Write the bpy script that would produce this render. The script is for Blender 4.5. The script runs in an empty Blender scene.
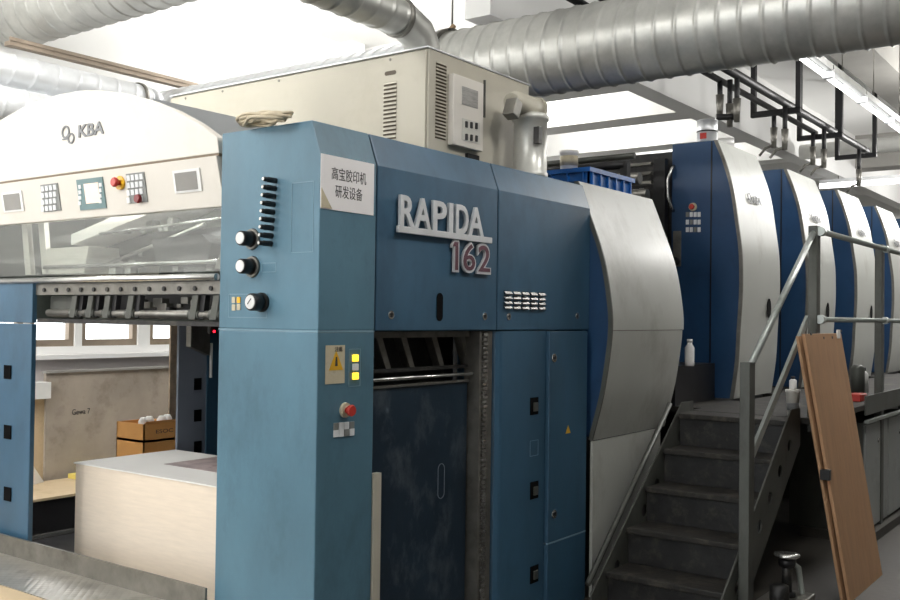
import bpy, bmesh, math, random
from mathutils import Vector, Matrix
random.seed(7)
S = bpy.context.scene
COL = S.collection
# ------------------------------------------------------------------ camera frame (world X = along the press, Y = across it)
CZ = 1.75
def nrm(a):
    l = math.sqrt(sum(t*t for t in a)); return tuple(t/l for t in a)
def crs(a, b): return (a[1]*b[2]-a[2]*b[1], a[2]*b[0]-a[0]*b[2], a[0]*b[1]-a[1]*b[0])
def dt(a, b): return sum(p*q for p, q in zip(a, b))
F = math.sqrt(1330*715)
AX = nrm((715, -26, -F)); AY = nrm((-1330, 0, -F)); AZ = crs(AX, AY); AY = crs(AZ, AX)
def at(px, py, X=None, Y=None, Z=None):
    c = (px-450, 300-py, -F)
    w = (dt(AX, c), dt(AY, c), dt(AZ, c))
    if X is not None: t = X/w[0]
    elif Y is not None: t = Y/w[1]
    else: t = (Z-CZ)/w[2]
    return Vector((w[0]*t, w[1]*t, w[2]*t+CZ))

# ------------------------------------------------------------------ materials
def lin(c): return tuple(((v/255)/12.92 if v/255 <= .04045 else ((v/255+.055)/1.055)**2.4) for v in c)
MATS = {}
def mat(name, rgb, rough=.5, metal=0., var=.12, scale=3., dirt=None, dirt_amt=.0, dscale=2., bump=0., bscale=40., spec=.5,
        emit=0., stretch=(1, 1, 1), coat=0.):
    if name in MATS: return MATS[name]
    m = bpy.data.materials.new(name); m.use_nodes = True; MATS[name] = m
    nt = m.node_tree; N = nt.nodes; L = nt.links
    b = N['Principled BSDF']
    b.inputs['Roughness'].default_value = rough; b.inputs['Metallic'].default_value = metal
    b.inputs['Specular IOR Level'].default_value = spec
    if coat: b.inputs['Coat Weight'].default_value = coat
    c = lin(rgb)
    tc = N.new('ShaderNodeTexCoord'); mp = N.new('ShaderNodeMapping'); mp.inputs['Scale'].default_value = stretch
    L.new(tc.outputs['Object'], mp.inputs['Vector'])
    n = N.new('ShaderNodeTexNoise'); n.inputs['Scale'].default_value = scale; n.inputs['Detail'].default_value = 6
    n.inputs['Roughness'].default_value = .62
    L.new(mp.outputs[0], n.inputs['Vector'])
    r = N.new('ShaderNodeValToRGB')
    r.color_ramp.elements[0].position = .3; r.color_ramp.elements[1].position = .72
    r.color_ramp.elements[0].color = tuple(v*(1-var) for v in c)+(1,)
    r.color_ramp.elements[1].color = tuple(min(1, v*(1+var)) for v in c)+(1,)
    L.new(n.outputs['Fac'], r.inputs['Fac'])
    out = r.outputs['Color']
    if dirt:
        n2 = N.new('ShaderNodeTexNoise'); n2.inputs['Scale'].default_value = dscale; n2.inputs['Detail'].default_value = 9
        n2.inputs['Roughness'].default_value = .7
        L.new(mp.outputs[0], n2.inputs['Vector'])
        r2 = N.new('ShaderNodeValToRGB'); r2.color_ramp.elements[0].position = .52; r2.color_ramp.elements[1].position = .74
        r2.color_ramp.elements[1].color = (dirt_amt,)*3+(1,)
        L.new(n2.outputs['Fac'], r2.inputs['Fac'])
        mx = N.new('ShaderNodeMixRGB'); mx.inputs['Color2'].default_value = lin(dirt)+(1,)
        L.new(r2.outputs['Color'], mx.inputs['Fac']); L.new(out, mx.inputs['Color1']); out = mx.outputs['Color']
    L.new(out, b.inputs['Base Color'])
    rr = N.new('ShaderNodeMapRange'); rr.inputs['To Min'].default_value = max(.03, rough-.08); rr.inputs['To Max'].default_value = min(1, rough+.1)
    L.new(n.outputs['Fac'], rr.inputs['Value']); L.new(rr.outputs[0], b.inputs['Roughness'])
    if bump:
        n3 = N.new('ShaderNodeTexNoise'); n3.inputs['Scale'].default_value = bscale; n3.inputs['Detail'].default_value = 3
        L.new(tc.outputs['Object'], n3.inputs['Vector'])
        bp = N.new('ShaderNodeBump'); bp.inputs['Strength'].default_value = bump; bp.inputs['Distance'].default_value = .01
        L.new(n3.outputs['Fac'], bp.inputs['Height']); L.new(bp.outputs[0], b.inputs['Normal'])
    if emit:
        b.inputs['Emission Color'].default_value = c+(1,); b.inputs['Emission Strength'].default_value = emit
    return m

BLUE = mat('blue_paint', (80, 116, 134), .42, 0, .24, 1.5, dirt=(44, 68, 82), dirt_amt=.5, dscale=2.3, bump=.06, bscale=9, stretch=(1, 1, .55))
BLUE_SHADE = mat('shaded_blue_paint', (56, 90, 114), .38, 0, .24, 1.8, dirt=(24, 40, 58), dirt_amt=.4, dscale=2.0, bump=.05, bscale=8, stretch=(1, 1, .5))  # same paint as the column, darkened to stand for the shaded side faces
BLUE_U = mat('unit_blue_paint', (36, 68, 104), .35, 0, .15, 2., dirt=(22, 38, 62), dirt_amt=.4, dscale=3, bump=.05, bscale=8)
DOORB = mat('scuffed_navy_door', (32, 48, 62), .3, .1, .25, 2.5, dirt=(128, 138, 146), dirt_amt=.4, dscale=3.6, bump=.12, bscale=12, stretch=(1.2, 1, .7))
GREYB = mat('grey_blue_paint', (126, 134, 148), .5, 0, .12, 2.)
CREAM = mat('cream_paint', (216, 211, 202), .45, 0, .03, 1.4, dirt=(176, 166, 148), dirt_amt=.2, dscale=3.0)
CAB = mat('beige_cabinet_paint', (182, 177, 162), .5, 0, .05, 1.3, dirt=(150, 140, 120), dirt_amt=.25, dscale=2.4)
WHITEC = mat('off_white_cover', (178, 180, 174), .36, 0, .07, 1.4, dirt=(132, 128, 118), dirt_amt=.75, dscale=1.5, bump=.08, bscale=5, stretch=(1, 1, .6))
GALV = mat('galvanised_steel', (182, 182, 177), .36, .5, .16, 5., dirt=(120, 122, 122), dirt_amt=.35, dscale=3, bump=.08, bscale=14)
GALV_W = mat('pale_galvanised_steel', (222, 224, 226), .4, .45, .08, 5.)
STEEL = mat('worn_steel', (128, 126, 120), .4, .7, .25, 8., dirt=(70, 62, 54), dirt_amt=.5, dscale=5)
CHROME = mat('bright_steel', (205, 205, 202), .22, .9, .1, 8.)
GREYP = mat('grey_paint_metal', (84, 86, 81), .45, .25, .18, 5., dirt=(52, 48, 42), dirt_amt=.6, dscale=7, stretch=(1, 1, .4))
RAIL = mat('rail_grey', (170, 176, 172), .35, .5, .15, 6., dirt=(80, 78, 70), dirt_amt=.5, dscale=6)
DARK = mat('dark_machine_metal', (44, 44, 44), .45, .4, .35, 8., dirt=(110, 104, 92), dirt_amt=.4, dscale=9, bump=.2, bscale=30)
BLACK = mat('black_plastic', (22, 22, 24), .4, 0, .15, 6.)
HOLE = mat('matte_black', (9, 9, 10), .9, spec=.1)
BLKSTEEL = mat('black_painted_steel', (30, 30, 32), .45, .2, .2, 6.)
STAIR = mat('dusty_dark_steel', (46, 44, 41), .6, .25, .35, 7., dirt=(120, 112, 100), dirt_amt=.5, dscale=5, bump=.3, bscale=30)
WALLW = mat('white_wall_paint', (236, 236, 234), .85, 0, .02, .8)
WALLG = mat('grey_lower_wall', (196, 190, 188), .85, 0, .04, .8)
BEAMG = mat('grey_beam_paint', (150, 148, 143), .8, 0, .1, 2.)
FLOORM = mat('worn_concrete', (70, 67, 62), .6, 0, .3, 1.3, dirt=(58, 54, 48), dirt_amt=.7, dscale=1.7, bump=.15, bscale=18)
PAPER = mat('cream_paper_stack', (232, 218, 200), .8, 0, .05, 2., stretch=(.15, 3, 30))
PAPERW = mat('white_paper', (240, 238, 234), .7, 0, .02, 3.)
CARD = mat('brown_carton', (214, 156, 88), .75, 0, .08, 3., dirt=(150, 98, 50), dirt_amt=.3, dscale=5)
WOOD = mat('plywood_board', (176, 138, 104), .6, 0, .12, 3., dirt=(128, 90, 60), dirt_amt=.45, dscale=2.5, stretch=(6, 6, .5))
WOODL = mat('pale_wood_board', (196, 176, 144), .65, 0, .1, 3., dirt=(120, 100, 74), dirt_amt=.5, dscale=3)
OLDBOARD = mat('stained_fibre_board', (166, 156, 144), .8, 0, .22, 1.6, dirt=(96, 84, 72), dirt_amt=.7, dscale=2.4)
CRATE = mat('bright_blue_plastic', (18, 92, 170), .35, 0, .1, 5., dirt=(180, 190, 196), dirt_amt=.3, dscale=9)
TEXTG = mat('grey_lettering', (120, 122, 124), .5)
TEXTK = mat('black_lettering', (50, 48, 50), .6)
PLUM = mat('plum_number_paint', (96, 58, 70), .4)
SIGNM = mat('white_sign_sheet', (246, 243, 243), .55, 0, .03, 3.)
OLDPAPER = mat('aged_paper', (196, 186, 160), .7, 0, .12, 6., dirt=(120, 96, 70), dirt_amt=.5, dscale=14)
YEL = mat('yellow_plastic', (232, 180, 40), .4)
RED = mat('red_plastic', (190, 56, 46), .35)
DRED = mat('dark_red_plastic', (120, 30, 34), .3)
KEYW = mat('white_key', (226, 228, 230), .4)
KEYPAD = mat('grey_keypad', (130, 132, 130), .5)
SCREEN = mat('lit_beige_screen', (238, 214, 196), .3, emit=.35)
TEAL = mat('grey_green_bezel', (112, 138, 140), .4)
WINGREY = mat('small_grey_display', (140, 138, 134), .15)
LAMPY = mat('lit_yellow_button', (255, 200, 50), .4, emit=2.0)
LEDR = mat('lit_red_led', (255, 30, 50), .4, emit=4.)
TUBE = mat('fluorescent_tube', (255, 255, 255), .4, emit=5.)
ROPE = mat('beige_cable', (196, 184, 160), .8, 0, .15, 20.)
TAN = mat('tan_strip', (168, 140, 108), .6)
RUST = mat('rusty_post', (150, 134, 114), .75, .1, .35, 9., dirt=(94, 66, 50), dirt_amt=.7, dscale=6)
BROWN = mat('brown_cable_tray', (150, 136, 120), .6, .2, .2, 4.)
PIPEW = mat('white_insulated_pipe', (214, 214, 210), .6)
PLASTW = mat('white_plastic', (228, 228, 226), .4)
HOUSE = mat('light_grey_sheet', (190, 193, 196), .5, .1, .05, 2.)

def checker_mat():
    m = mat('checker_plate', (196, 192, 184), .3, .7, .2, 5., dirt=(90, 82, 70), dirt_amt=.5, dscale=4)
    nt = m.node_tree; N = nt.nodes; L = nt.links
    tc = N.new('ShaderNodeTexCoord'); w = []
    for rot in (45, -45):
        mp = N.new('ShaderNodeMapping'); mp.inputs['Rotation'].default_value = (0, 0, math.radians(rot)); mp.inputs['Scale'].default_value = (28, 28, 28)
        L.new(tc.outputs['Object'], mp.inputs['Vector'])
        v = N.new('ShaderNodeTexVoronoi'); v.inputs['Randomness'].default_value = 0; v.inputs['Scale'].default_value = 1.0
        L.new(mp.outputs[0], v.inputs['Vector']); w.append(v)
    bp = N.new('ShaderNodeBump'); bp.inputs['Strength'].default_value = .6; bp.inputs['Distance'].default_value = .008; bp.invert = True
    L.new(w[0].outputs['Distance'], bp.inputs['Height']); L.new(bp.outputs[0], N['Principled BSDF'].inputs['Normal'])
    return m
CHECK = checker_mat()

def glass_mat():
    m = bpy.data.materials.new('clear_visor_plastic'); m.use_nodes = True; nt = m.node_tree; N = nt.nodes; L = nt.links
    for n in list(N): N.remove(n)
    o = N.new('ShaderNodeOutputMaterial'); t = N.new('ShaderNodeBsdfTransparent'); t.inputs[0].default_value = (.86, .88, .86, 1)
    g = N.new('ShaderNodeBsdfGlossy'); g.inputs['Roughness'].default_value = .06
    d = N.new('ShaderNodeBsdfDiffuse'); d.inputs[0].default_value = (.75, .75, .72, 1)
    f = N.new('ShaderNodeValue'); f.outputs[0].default_value = .16
    n = N.new('ShaderNodeTexNoise'); n.inputs['Scale'].default_value = 5; n.inputs['Detail'].default_value = 8
    r = N.new('ShaderNodeMapRange'); r.inputs['From Min'].default_value = .5; r.inputs['From Max'].default_value = .75; r.inputs['To Max'].default_value = .16
    L.new(n.outputs['Fac'], r.inputs['Value'])
    m1 = N.new('ShaderNodeMixShader'); m2 = N.new('ShaderNodeMixShader')
    L.new(f.outputs[0], m1.inputs[0]); L.new(t.outputs[0], m1.inputs[1]); L.new(g.outputs[0], m1.inputs[2])
    L.new(r.outputs[0], m2.inputs[0]); L.new(m1.outputs[0], m2.inputs[1]); L.new(d.outputs[0], m2.inputs[2])
    L.new(m2.outputs[0], o.inputs[0])
    return m
GLASS = glass_mat()
def pane_mat():
    m = bpy.data.materials.new('window_glass'); m.use_nodes = True; nt = m.node_tree; N = nt.nodes; L = nt.links
    for n in list(N): N.remove(n)
    o = N.new('ShaderNodeOutputMaterial'); t = N.new('ShaderNodeBsdfTransparent'); g = N.new('ShaderNodeBsdfGlossy'); g.inputs['Roughness'].default_value = .03
    mx = N.new('ShaderNodeMixShader'); mx.inputs[0].default_value = .06
    L.new(t.outputs[0], mx.inputs[1]); L.new(g.outputs[0], mx.inputs[2]); L.new(mx.outputs[0], o.inputs[0])
    return m
PANE = pane_mat()

# ------------------------------------------------------------------ mesh helpers (everything given in world coordinates)
ORG = {}
class MB:
    def __init__(s): s.bm = bmesh.new()
    def box(s, x0, x1, y0, y1, z0, z1, bev=0.):
        vs = [s.bm.verts.new(v) for v in ((x0, y0, z0), (x1, y0, z0), (x1, y1, z0), (x0, y1, z0), (x0, y0, z1), (x1, y0, z1), (x1, y1, z1), (x0, y1, z1))]
        fs = [s.bm.faces.new([vs[i] for i in f]) for f in ((3, 2, 1, 0), (4, 5, 6, 7), (0, 1, 5, 4), (1, 2, 6, 5), (2, 3, 7, 6), (3, 0, 4, 7))]
        if bev:
            es = list({e for f in fs for e in f.edges})
            bmesh.ops.bevel(s.bm, geom=es, offset=bev, segments=2, affect='EDGES', profile=.5)
        return s
    def prism(s, pts, d):
        """pts: polygon of 3-D points, d: extrusion vector"""
        d = Vector(d); a = [s.bm.verts.new(Vector(p)) for p in pts]; b = [s.bm.verts.new(Vector(p)+d) for p in pts]
        s.bm.faces.new(a); s.bm.faces.new(b[::-1]); n = len(a)
        for i in range(n): s.bm.faces.new([a[i], b[i], b[(i+1) % n], a[(i+1) % n]])
        return s
    def tube(s, path, r, seg=12, caps=True, ring=None):
        P = [Vector(p) for p in path]; n = len(P); rr = r if hasattr(r, '__len__') else [r]*n
        T = [(P[min(i+1, n-1)]-P[max(i-1, 0)]).normalized() for i in range(n)]
        up = Vector((0, 0, 1)) if abs(T[0].z) < .95 else Vector((1, 0, 0))
        u = T[0].cross(up).normalized(); rings = []
        for i in range(n):
            u = (u-T[i]*u.dot(T[i])).normalized(); v = T[i].cross(u)
            rings.append([s.bm.verts.new(P[i]+(u*math.cos(2*math.pi*k/seg)+v*math.sin(2*math.pi*k/seg))*rr[i]*(ring(i, k/seg) if ring else 1)) for k in range(seg)])
        for i in range(n-1):
            for k in range(seg):
                f = s.bm.faces.new([rings[i][k], rings[i][(k+1) % seg], rings[i+1][(k+1) % seg], rings[i+1][k]]); f.smooth = True
        if caps: s.bm.faces.new(rings[0][::-1]); s.bm.faces.new(rings[-1])
        return s
    def spiral_duct(s, a, b, r, pitch=.14, seg=40, step=.0075, lip=.010):
        a = Vector(a); b = Vector(b); L = (b-a).length; n = max(4, int(L/step)); P = [a.lerp(b, i/n) for i in range(n+1)]
        def ring(i, t):
            ph = (L*i/n/pitch+t) % 1.; d = min(ph, 1-ph)*pitch
            return 1+lip/r*max(0, 1-d/.011)**.7
        return s.tube(P, r, seg, True, ring)
    def lathe(s, c, prof, seg=24, axis='z'):
        """prof: (radius, height) pairs, closed at both ends"""
        c = Vector(c); rings = []
        for r, h in prof:
            row = []
            for k in range(seg):
                t = 2*math.pi*k/seg; p = (r*math.cos(t), r*math.sin(t), h)
                if axis == 'x': p = (p[2], p[0], p[1])
                if axis == 'y': p = (p[0], p[2], p[1])
                row.append(s.bm.verts.new(c+Vector(p)))
            rings.append(row)
        for i in range(len(rings)-1):
            for k in range(seg):
                f = s.bm.faces.new([rings[i][k], rings[i][(k+1) % seg], rings[i+1][(k+1) % seg], rings[i+1][k]]); f.smooth = True
        s.bm.faces.new(rings[0][::-1]); s.bm.faces.new(rings[-1])
        return s
    def plate(s, outer, holes, origin, u, v, thick):
        """flat plate with holes; outer/holes are 2-D loops, thick: extrusion vector"""
        cu = bpy.data.curves.new('p', 'CURVE'); cu.dimensions = '2D'; cu.fill_mode = 'BOTH'
        th = Vector(thick).length; cu.extrude = th/2
        for lp in [outer]+holes:
            sp = cu.splines.new('POLY'); sp.points.add(len(lp)-1)
            for i, p in enumerate(lp): sp.points[i].co = (p[0], p[1], 0, 1)
            sp.use_cyclic_u = True
        o = bpy.data.objects.new('p', cu); COL.objects.link(o)
        s._take(o, origin, u, v, thick); bpy.data.objects.remove(o); bpy.data.curves.remove(cu)
        return s
    def _take(s, o, origin, u, v, thick):
        dg = bpy.context.evaluated_depsgraph_get(); me = o.evaluated_get(dg).to_mesh()
        O = Vector(origin); u = Vector(u); v = Vector(v); w = Vector(thick); L = w.length; w = w.normalized() if L else w
        vs = [s.bm.verts.new(O+u*q.co.x+v*q.co.y+w*(q.co.z+L/2)) for q in me.vertices]
        for f in me.polygons:
            try: s.bm.faces.new([vs[i] for i in f.vertices])
            except ValueError: pass
        o.evaluated_get(dg).to_mesh_clear()
    def text(s, body, origin, u, v, w, h, depth, bold=0., shear=0.):
        """text fitted into w x h at origin along unit vectors u, v; depth: extrusion vector"""
        cu = bpy.data.curves.new('t', 'FONT'); cu.body = body; cu.offset = bold; cu.shear = shear; cu.resolution_u = 4
        o = bpy.data.objects.new('t', cu); COL.objects.link(o)
        dg = bpy.context.evaluated_depsgraph_get(); me = o.evaluated_get(dg).to_mesh()
        xs = [q.co.x for q in me.vertices]; ys = [q.co.y for q in me.vertices]; o.evaluated_get(dg).to_mesh_clear()
        if xs:
            x0, x1, y0, y1 = min(xs), max(xs), min(ys), max(ys)
            sx = w/(x1-x0); sy = h/(y1-y0); u = Vector(u)*sx; v = Vector(v)*sy
            cu.extrude = Vector(depth).length/2
            s._take(o, Vector(origin)-u*x0-v*y0, u, v, depth)
        bpy.data.objects.remove(o); bpy.data.curves.remove(cu)
        return s
    def build(s, name, m, parent=None, smooth=None, bevel=0., **tags):
        bmesh.ops.remove_doubles(s.bm, verts=s.bm.verts, dist=1e-5)
        bmesh.ops.recalc_face_normals(s.bm, faces=s.bm.faces)
        if parent is not None: org = ORG[parent]
        else:
            cs = [v.co for v in s.bm.verts]
            org = Vector(((min(c.x for c in cs)+max(c.x for c in cs))/2, (min(c.y for c in cs)+max(c.y for c in cs))/2, min(c.z for c in cs)))
        for v in s.bm.verts: v.co -= org
        me = bpy.data.meshes.new(name); s.bm.to_mesh(me); s.bm.free(); me.materials.append(m)
        o = bpy.data.objects.new(name, me); COL.objects.link(o)
        if parent is not None: o.parent = parent
        else: o.location = org
        ORG[o] = org
        if bevel:
            md = o.modifiers.new('bev', 'BEVEL'); md.width = bevel; md.segments = 2; md.limit_method = 'ANGLE'; md.angle_limit = .6
        for k, val in tags.items(): o[k] = val
        return o
def thing(name, loc, label, cat, group=None):
    o = bpy.data.objects.new(name, None); COL.objects.link(o); o.location = loc; ORG[o] = Vector(loc); o.empty_display_size = .1
    o['label'] = label; o['category'] = cat
    if group: o['group'] = group
    return o
def T(label, cat, group=None):
    d = dict(label=label, category=cat)
    if group: d['group'] = group
    return d
KIDS = {}
def dup(root, loc, label=None, group=None):
    def cp(o, par):
        c = o.copy(); COL.objects.link(c)
        if par is not None: c.parent = par
        for ch in [q for q in S.objects if q.parent == o]: cp(ch, c)
        return c
    r = cp(root, None); r.location = loc
    if label: r['label'] = label
    if group: r['group'] = group
    return r
STRUCT = dict(kind='structure')
EX, EY, EZ = Vector((1, 0, 0)), Vector((0, 1, 0)), Vector((0, 0, 1))

# ================================================================== SETTING
WY, CEIL, ENDX = 8.0, 5.03, 24.
MB().box(-12, ENDX+.2, -6, WY+.2, -.1, 0).build('floor', FLOORM, **STRUCT)
MB().box(-5.2, ENDX+.2, -5.2, WY+.2, CEIL, CEIL+.12).build('ceiling', WALLW, **STRUCT)
# window wall: solid with openings between z 1.44 and 2.95
wins = [(2.0, 3.3), (3.45, 4.95)]
edges = [at(x, 340, Y=WY).x for x in (-60, 24, 30, 75, 82, 138, 150, 196)]
wins = [(edges[i], edges[i+1]) for i in (0, 2, 4, 6)]
w = MB(); w.box(-5.2, ENDX, WY, WY+.2, 1.37, 1.44); w.box(-5.2, ENDX, WY, WY+.2, 2.95, CEIL)
xs = [-5.2]
for a, b in wins: xs += [a, b]
xs.append(ENDX)
for i in range(0, len(xs), 2): w.box(xs[i], xs[i+1], WY, WY+.2, 1.44, 2.95)
w.build('wall_left', WALLW, **STRUCT)
MB().box(-5, ENDX, WY-.03, WY+.2, 0, 1.37).build('wall_lower_left', WALLG, **STRUCT)
MB().box(-3, ENDX, WY-.1, WY-.03, 1.33, 1.37).build('trim_1', WALLW, **STRUCT)
for i, (a, b) in enumerate(wins):
    f = MB()
    f.box(a, b, WY+.02, WY+.08, 1.44, 1.50); f.box(a, b, WY+.02, WY+.08, 2.89, 2.95)
    f.box(a, a+.05, WY+.02, WY+.08, 1.50, 2.89); f.box(b-.05, b, WY+.02, WY+.08, 1.50, 2.89)
    f.box(a+.05, b-.05, WY+.03, WY+.07, 2.2, 2.24)
    fo = f.build('window_%d' % (i+1), RUST if i == 3 else BROWN, **STRUCT)
    MB().box(a+.05, b-.05, WY+.045, WY+.05, 1.50, 2.89).build('pane', PANE, fo)
MB().box(ENDX, ENDX+.2, -5, WY, 0, CEIL).build('wall_back', WALLW, **STRUCT)
# pier on the window wall
p = at(352, 46, Y=WY-.1); MB().box(p.x-.1, p.x+.12, WY-.2, WY, 0, CEIL).build('trim_2', WALLW, **STRUCT)
# ceiling beams: long girder with its cross beams
GY, GZ = 4.4, 4.2
MB().box(6.5, ENDX, GY, GY+.25, GZ, CEIL).build('trim_3', WALLW, **STRUCT)
k = 4
for bx, bw in ((8.97, .63), (10.9, .45), (12.85, .4), (14.9, .4), (17.2, .4), (19.6, .4)):
    MB().box(bx, bx+bw, GY+.25, WY, GZ+.02, CEIL).build('trim_%d' % k, WALLW, **STRUCT); k += 1
# second long beam over the aisle
a = at(822, 48, Z=4.6); 
MB().box(6.5, ENDX, 2.45, 2.9, 4.6, CEIL).build('trim_%d' % k, BEAMG, **STRUCT); k += 1
MB().box(ENDX-6, ENDX-5.5, -5, GY, 4.45, CEIL).build('trim_%d' % k, BEAMG, **STRUCT); k += 1

# ================================================================== DELIVERY UNIT
X0, YS, YI = 3.05, 2.939, 3.58
D = thing('press_delivery_unit', (3.05, 4.2, 0), 'blue delivery end of the printing press with cream control hood and silver letters', 'printing press')
ZSEAM, ZT = 1.68, 2.6
prof = lambda x, y1, z0: [(x, YS, z0), (x, YS, 2.447), (x, 2.994, ZT), (x, y1, ZT), (x, y1, z0)]
col = MB().prism(prof(X0, YI, ZSEAM+.003), (.372, 0, 0)).build('upper_column', BLUE, D, bevel=.006)
lcol = MB().box(X0, X0+.372, YS, YI, 0, ZSEAM-.003).build('lower_column', BLUE, D, bevel=.006)
pan = MB().prism(prof(3.43, 3.2, ZSEAM), (4.437-3.43, 0, 0)).build('side_panel', BLUE_SHADE, D, bevel=.006)
pan2 = MB().prism(prof(4.447, 3.2, ZSEAM), (5.5-4.447, 0, 0)).build('side_panel', BLUE_SHADE, D, bevel=.006)
# far front column (thin sheet post)
fcol = MB().box(X0, X0+.03, 5.165, 5.75, 0, ZSEAM+.0).build('far_column', BLUE_SHADE, D, bevel=.004)
MB().box(X0, X0+.03, 5.165, 5.75, ZSEAM+.006, 1.93).build('far_column_top', BLUE_SHADE, D, bevel=.004)
for py in (372, 432, 494):
    c = at(8, py, X=X0)
    l = MB().box(X0-.006, X0, c.y-.038, c.y+.038, c.z-.04, c.z+.04, .002)
    l.build('latch', HOLE, fcol)
# hood
arc = [(0, 120), (30, 103), (60, 94), (85, 90), (100, 90), (125, 93), (150, 100), (175, 110), (200, 124), (217, 137)]
pts = [(X0, at(x, y, X=X0).y, at(x, y, X=X0).z) for x, y in arc]
# smooth mirrored far side
yl = pts[0][1]; zl = pts[0][2]
ext = [(X0, yl+.15, zl-.045), (X0, yl+.32, zl-.12), (X0, yl+.42, zl-.19)]
HR, HL = 3.60, yl+.42
poly = ext[::-1]+pts+[(X0, HR, 2.51), (X0, HL, 2.51)]
MB().prism(poly, (.05, 0, 0)).build('hood_panel', CREAM, D, bevel=.004)
rp = [(X0+.05, p[1], p[2]-.02) for p in ext[::-1]+pts]+[(X0+.05, HR, 2.2), (X0+.05, HL, 2.2)]
band = MB().prism([(X0-.012, HL, 2.497), (X0-.012, HR+.005, 2.497), (X0+.03, HR-.012, 2.26), (X0+.03, HL, 2.26)], (.05, 0, 0)).build('control_band', CREAM, D, bevel=.004)
MB().box(X0+.0, X0+.03, HR, HL, 2.497, 2.51).build('hood_gap', mat('brown_gap', (120, 106, 88), .7), D)
# dark end strip between hood and column
MB().box(X0+.02, X0+.06, YI+.002, HR-.002, 1.70, 2.50).build('end_strip', HOUSE, D)
def bandpt(px_, py_):
    # point on the (slightly tilted) band face
    lo, hi = X0-.02, X0+.05
    for _ in range(30):
        m_ = (lo+hi)/2; q = at(px_, py_, X=m_)
        f = X0-.012+(2.497-q.z)/.237*.042
        if f > m_: lo = m_
        else: hi = m_
    return q
def bandquad(name, x0, y0, x1, y1, m, th, parent, slope=-.13):
    """plate lying on the band, given by its picture rectangle corners (left, top, right, bottom at its centre line)"""
    a = bandpt(x0, y0); b = bandpt(x1, y0+slope*(x1-x0)); c = bandpt(x1+2, y1+slope*(x1-x0)); d = bandpt(x0+2, y1)
    a.z = b.z = (a.z+b.z)/2; c.z = d.z = (c.z+d.z)/2; d.y = a.y; c.y = b.y
    return MB().prism([p+Vector((-.0, 0, 0)) for p in (a, b, c, d)], (-th, 0, -th*.18)).build(name, m, parent)
def keygrid(parent, x0, y0, x1, y1, cols, rows, th=.012, skip=()):
    for r in range(rows):
        for c in range(cols):
            if (r, c) in skip: continue
            fx = (x1-x0)/cols; fy = (y1-y0)/rows
            ax = x0+c*fx+fx*.16; ay = y0+r*fy+fy*.14-.13*c*fx
            bandquad('key', ax, ay, ax+fx*.7, ay+fy*.72, KEYW, th, parent)
fr = bandquad('display_frame', 2, 193, 22, 213, PLASTW, .006, band); bandquad('display', 4, 195, 20, 211, WINGREY, .008, fr)
kp = bandquad('keypad', 41, 185, 58, 212.5, KEYPAD, .005, band); keygrid(kp, 41.5, 185.5, 57.5, 212.5, 4, 4, .009)
tp = bandquad('touch_panel', 77, 180, 103, 211, TEAL, .006, band); bandquad('screen', 85, 184, 99, 204, SCREEN, .009, tp)
for r in range(4):
    for x in (79.5, 100): bandquad('key', x, 185+r*5.5-(2 if x > 90 else 0), x+2.6, 188.6+r*5.5-(2 if x > 90 else 0), KEYW, .009, tp)
kp = bandquad('keypad', 126.5, 174, 144.5, 204, KEYPAD, .005, band); keygrid(kp, 127, 174.5, 144, 204, 4, 4, .009, skip=((3, 1), (3, 2)))
c = bandpt(141, 199); MB().lathe((c.x-.03, c.y, c.z), [(.02, 0), (.024, .012), (.018, .03)], 16, 'x').build('button', DRED, kp)
c = bandpt(121, 183)
es = MB().lathe((c.x-.012, c.y, c.z), [(.036, 0), (.036, .014)], 24, 'x').build('emergency_stop', YEL, band)
MB().lathe((c.x-.05, c.y, c.z), [(.02, 0), (.026, .008), (.024, .02), (.014, .024), (.014, .042)], 20, 'x').build('button', RED, es)
fr = bandquad('display_frame', 173, 171, 200, 194, PLASTW, .006, band); dsp = bandquad('display', 175.5, 173.5, 197, 191.5, WINGREY, .008, fr)
a = bandpt(178, 190); b = bandpt(187, 180)
# logo on the hood
lg = MB()
def ringc(mb, cx, cy, r, r2, th=.006, seg=28, sq=1.):
    lo = [(math.cos(2*math.pi*i/seg)*r*sq, math.sin(2*math.pi*i/seg)*r) for i in range(seg)]
    li = [(math.cos(2*math.pi*i/seg)*r2*sq, math.sin(2*math.pi*i/seg)*r2) for i in range(seg)]
    mb.plate(lo, [li], (X0, cx, cy), (0, -1, 0), (0, 0, 1), (-th, 0, 0))
c1 = at(66, 134, X=X0); c2 = at(71.5, 137.5, X=X0)
ringc(lg, c1.y, c1.z+.01, .036, .026); ringc(lg, c2.y, c2.z-.005, .030, .021)
lg.box(X0-.005, X0, c1.y-.03, c1.y+.03, c1.z-.032, c1.z-.024)
lg.build('round_logo', TEXTG, D)
c = at(79, 139, X=X0); e = at(104.5, 126, X=X0)
MB().text('KBA', (X0, c.y, c.z+.006), (0, -1, 0), (0, 0, 1), c.y-e.y, .068, (-.006, 0, 0), .02).build('hood_lettering', TEXTG, D)
# visor and what is behind it
VT, VB = 2.255, 1.955
MB().prism([(X0+.02, HL-.02, VT), (X0+.02, HR+.002, VT), (X0+.055, HR-.012, VB), (X0+.055, HL-.02, VB)], (.006, 0, 0)).build('visor', GLASS, D)
MB().box(X0+.012, X0+.05, HL-.03, HL-.0, VB, VT).build('visor_edge', GREYB, D)
inn = MB(); inn.box(3.85, 3.9, HR, 5.95, 1.7, 2.5); inn.box(X0+.06, 3.9, HR, 5.95, 2.44, 2.5); inn.box(X0+.1, 3.9, 5.9, 5.95, 1.7, 2.5)
inn.box(X0+.06, 3.9, YI+.01, HR, 1.7, 2.5)
inn.build('inner_frame', mat('inner_grey_green', (74, 80, 74), .6, .1, .5, 5.), D)
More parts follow.
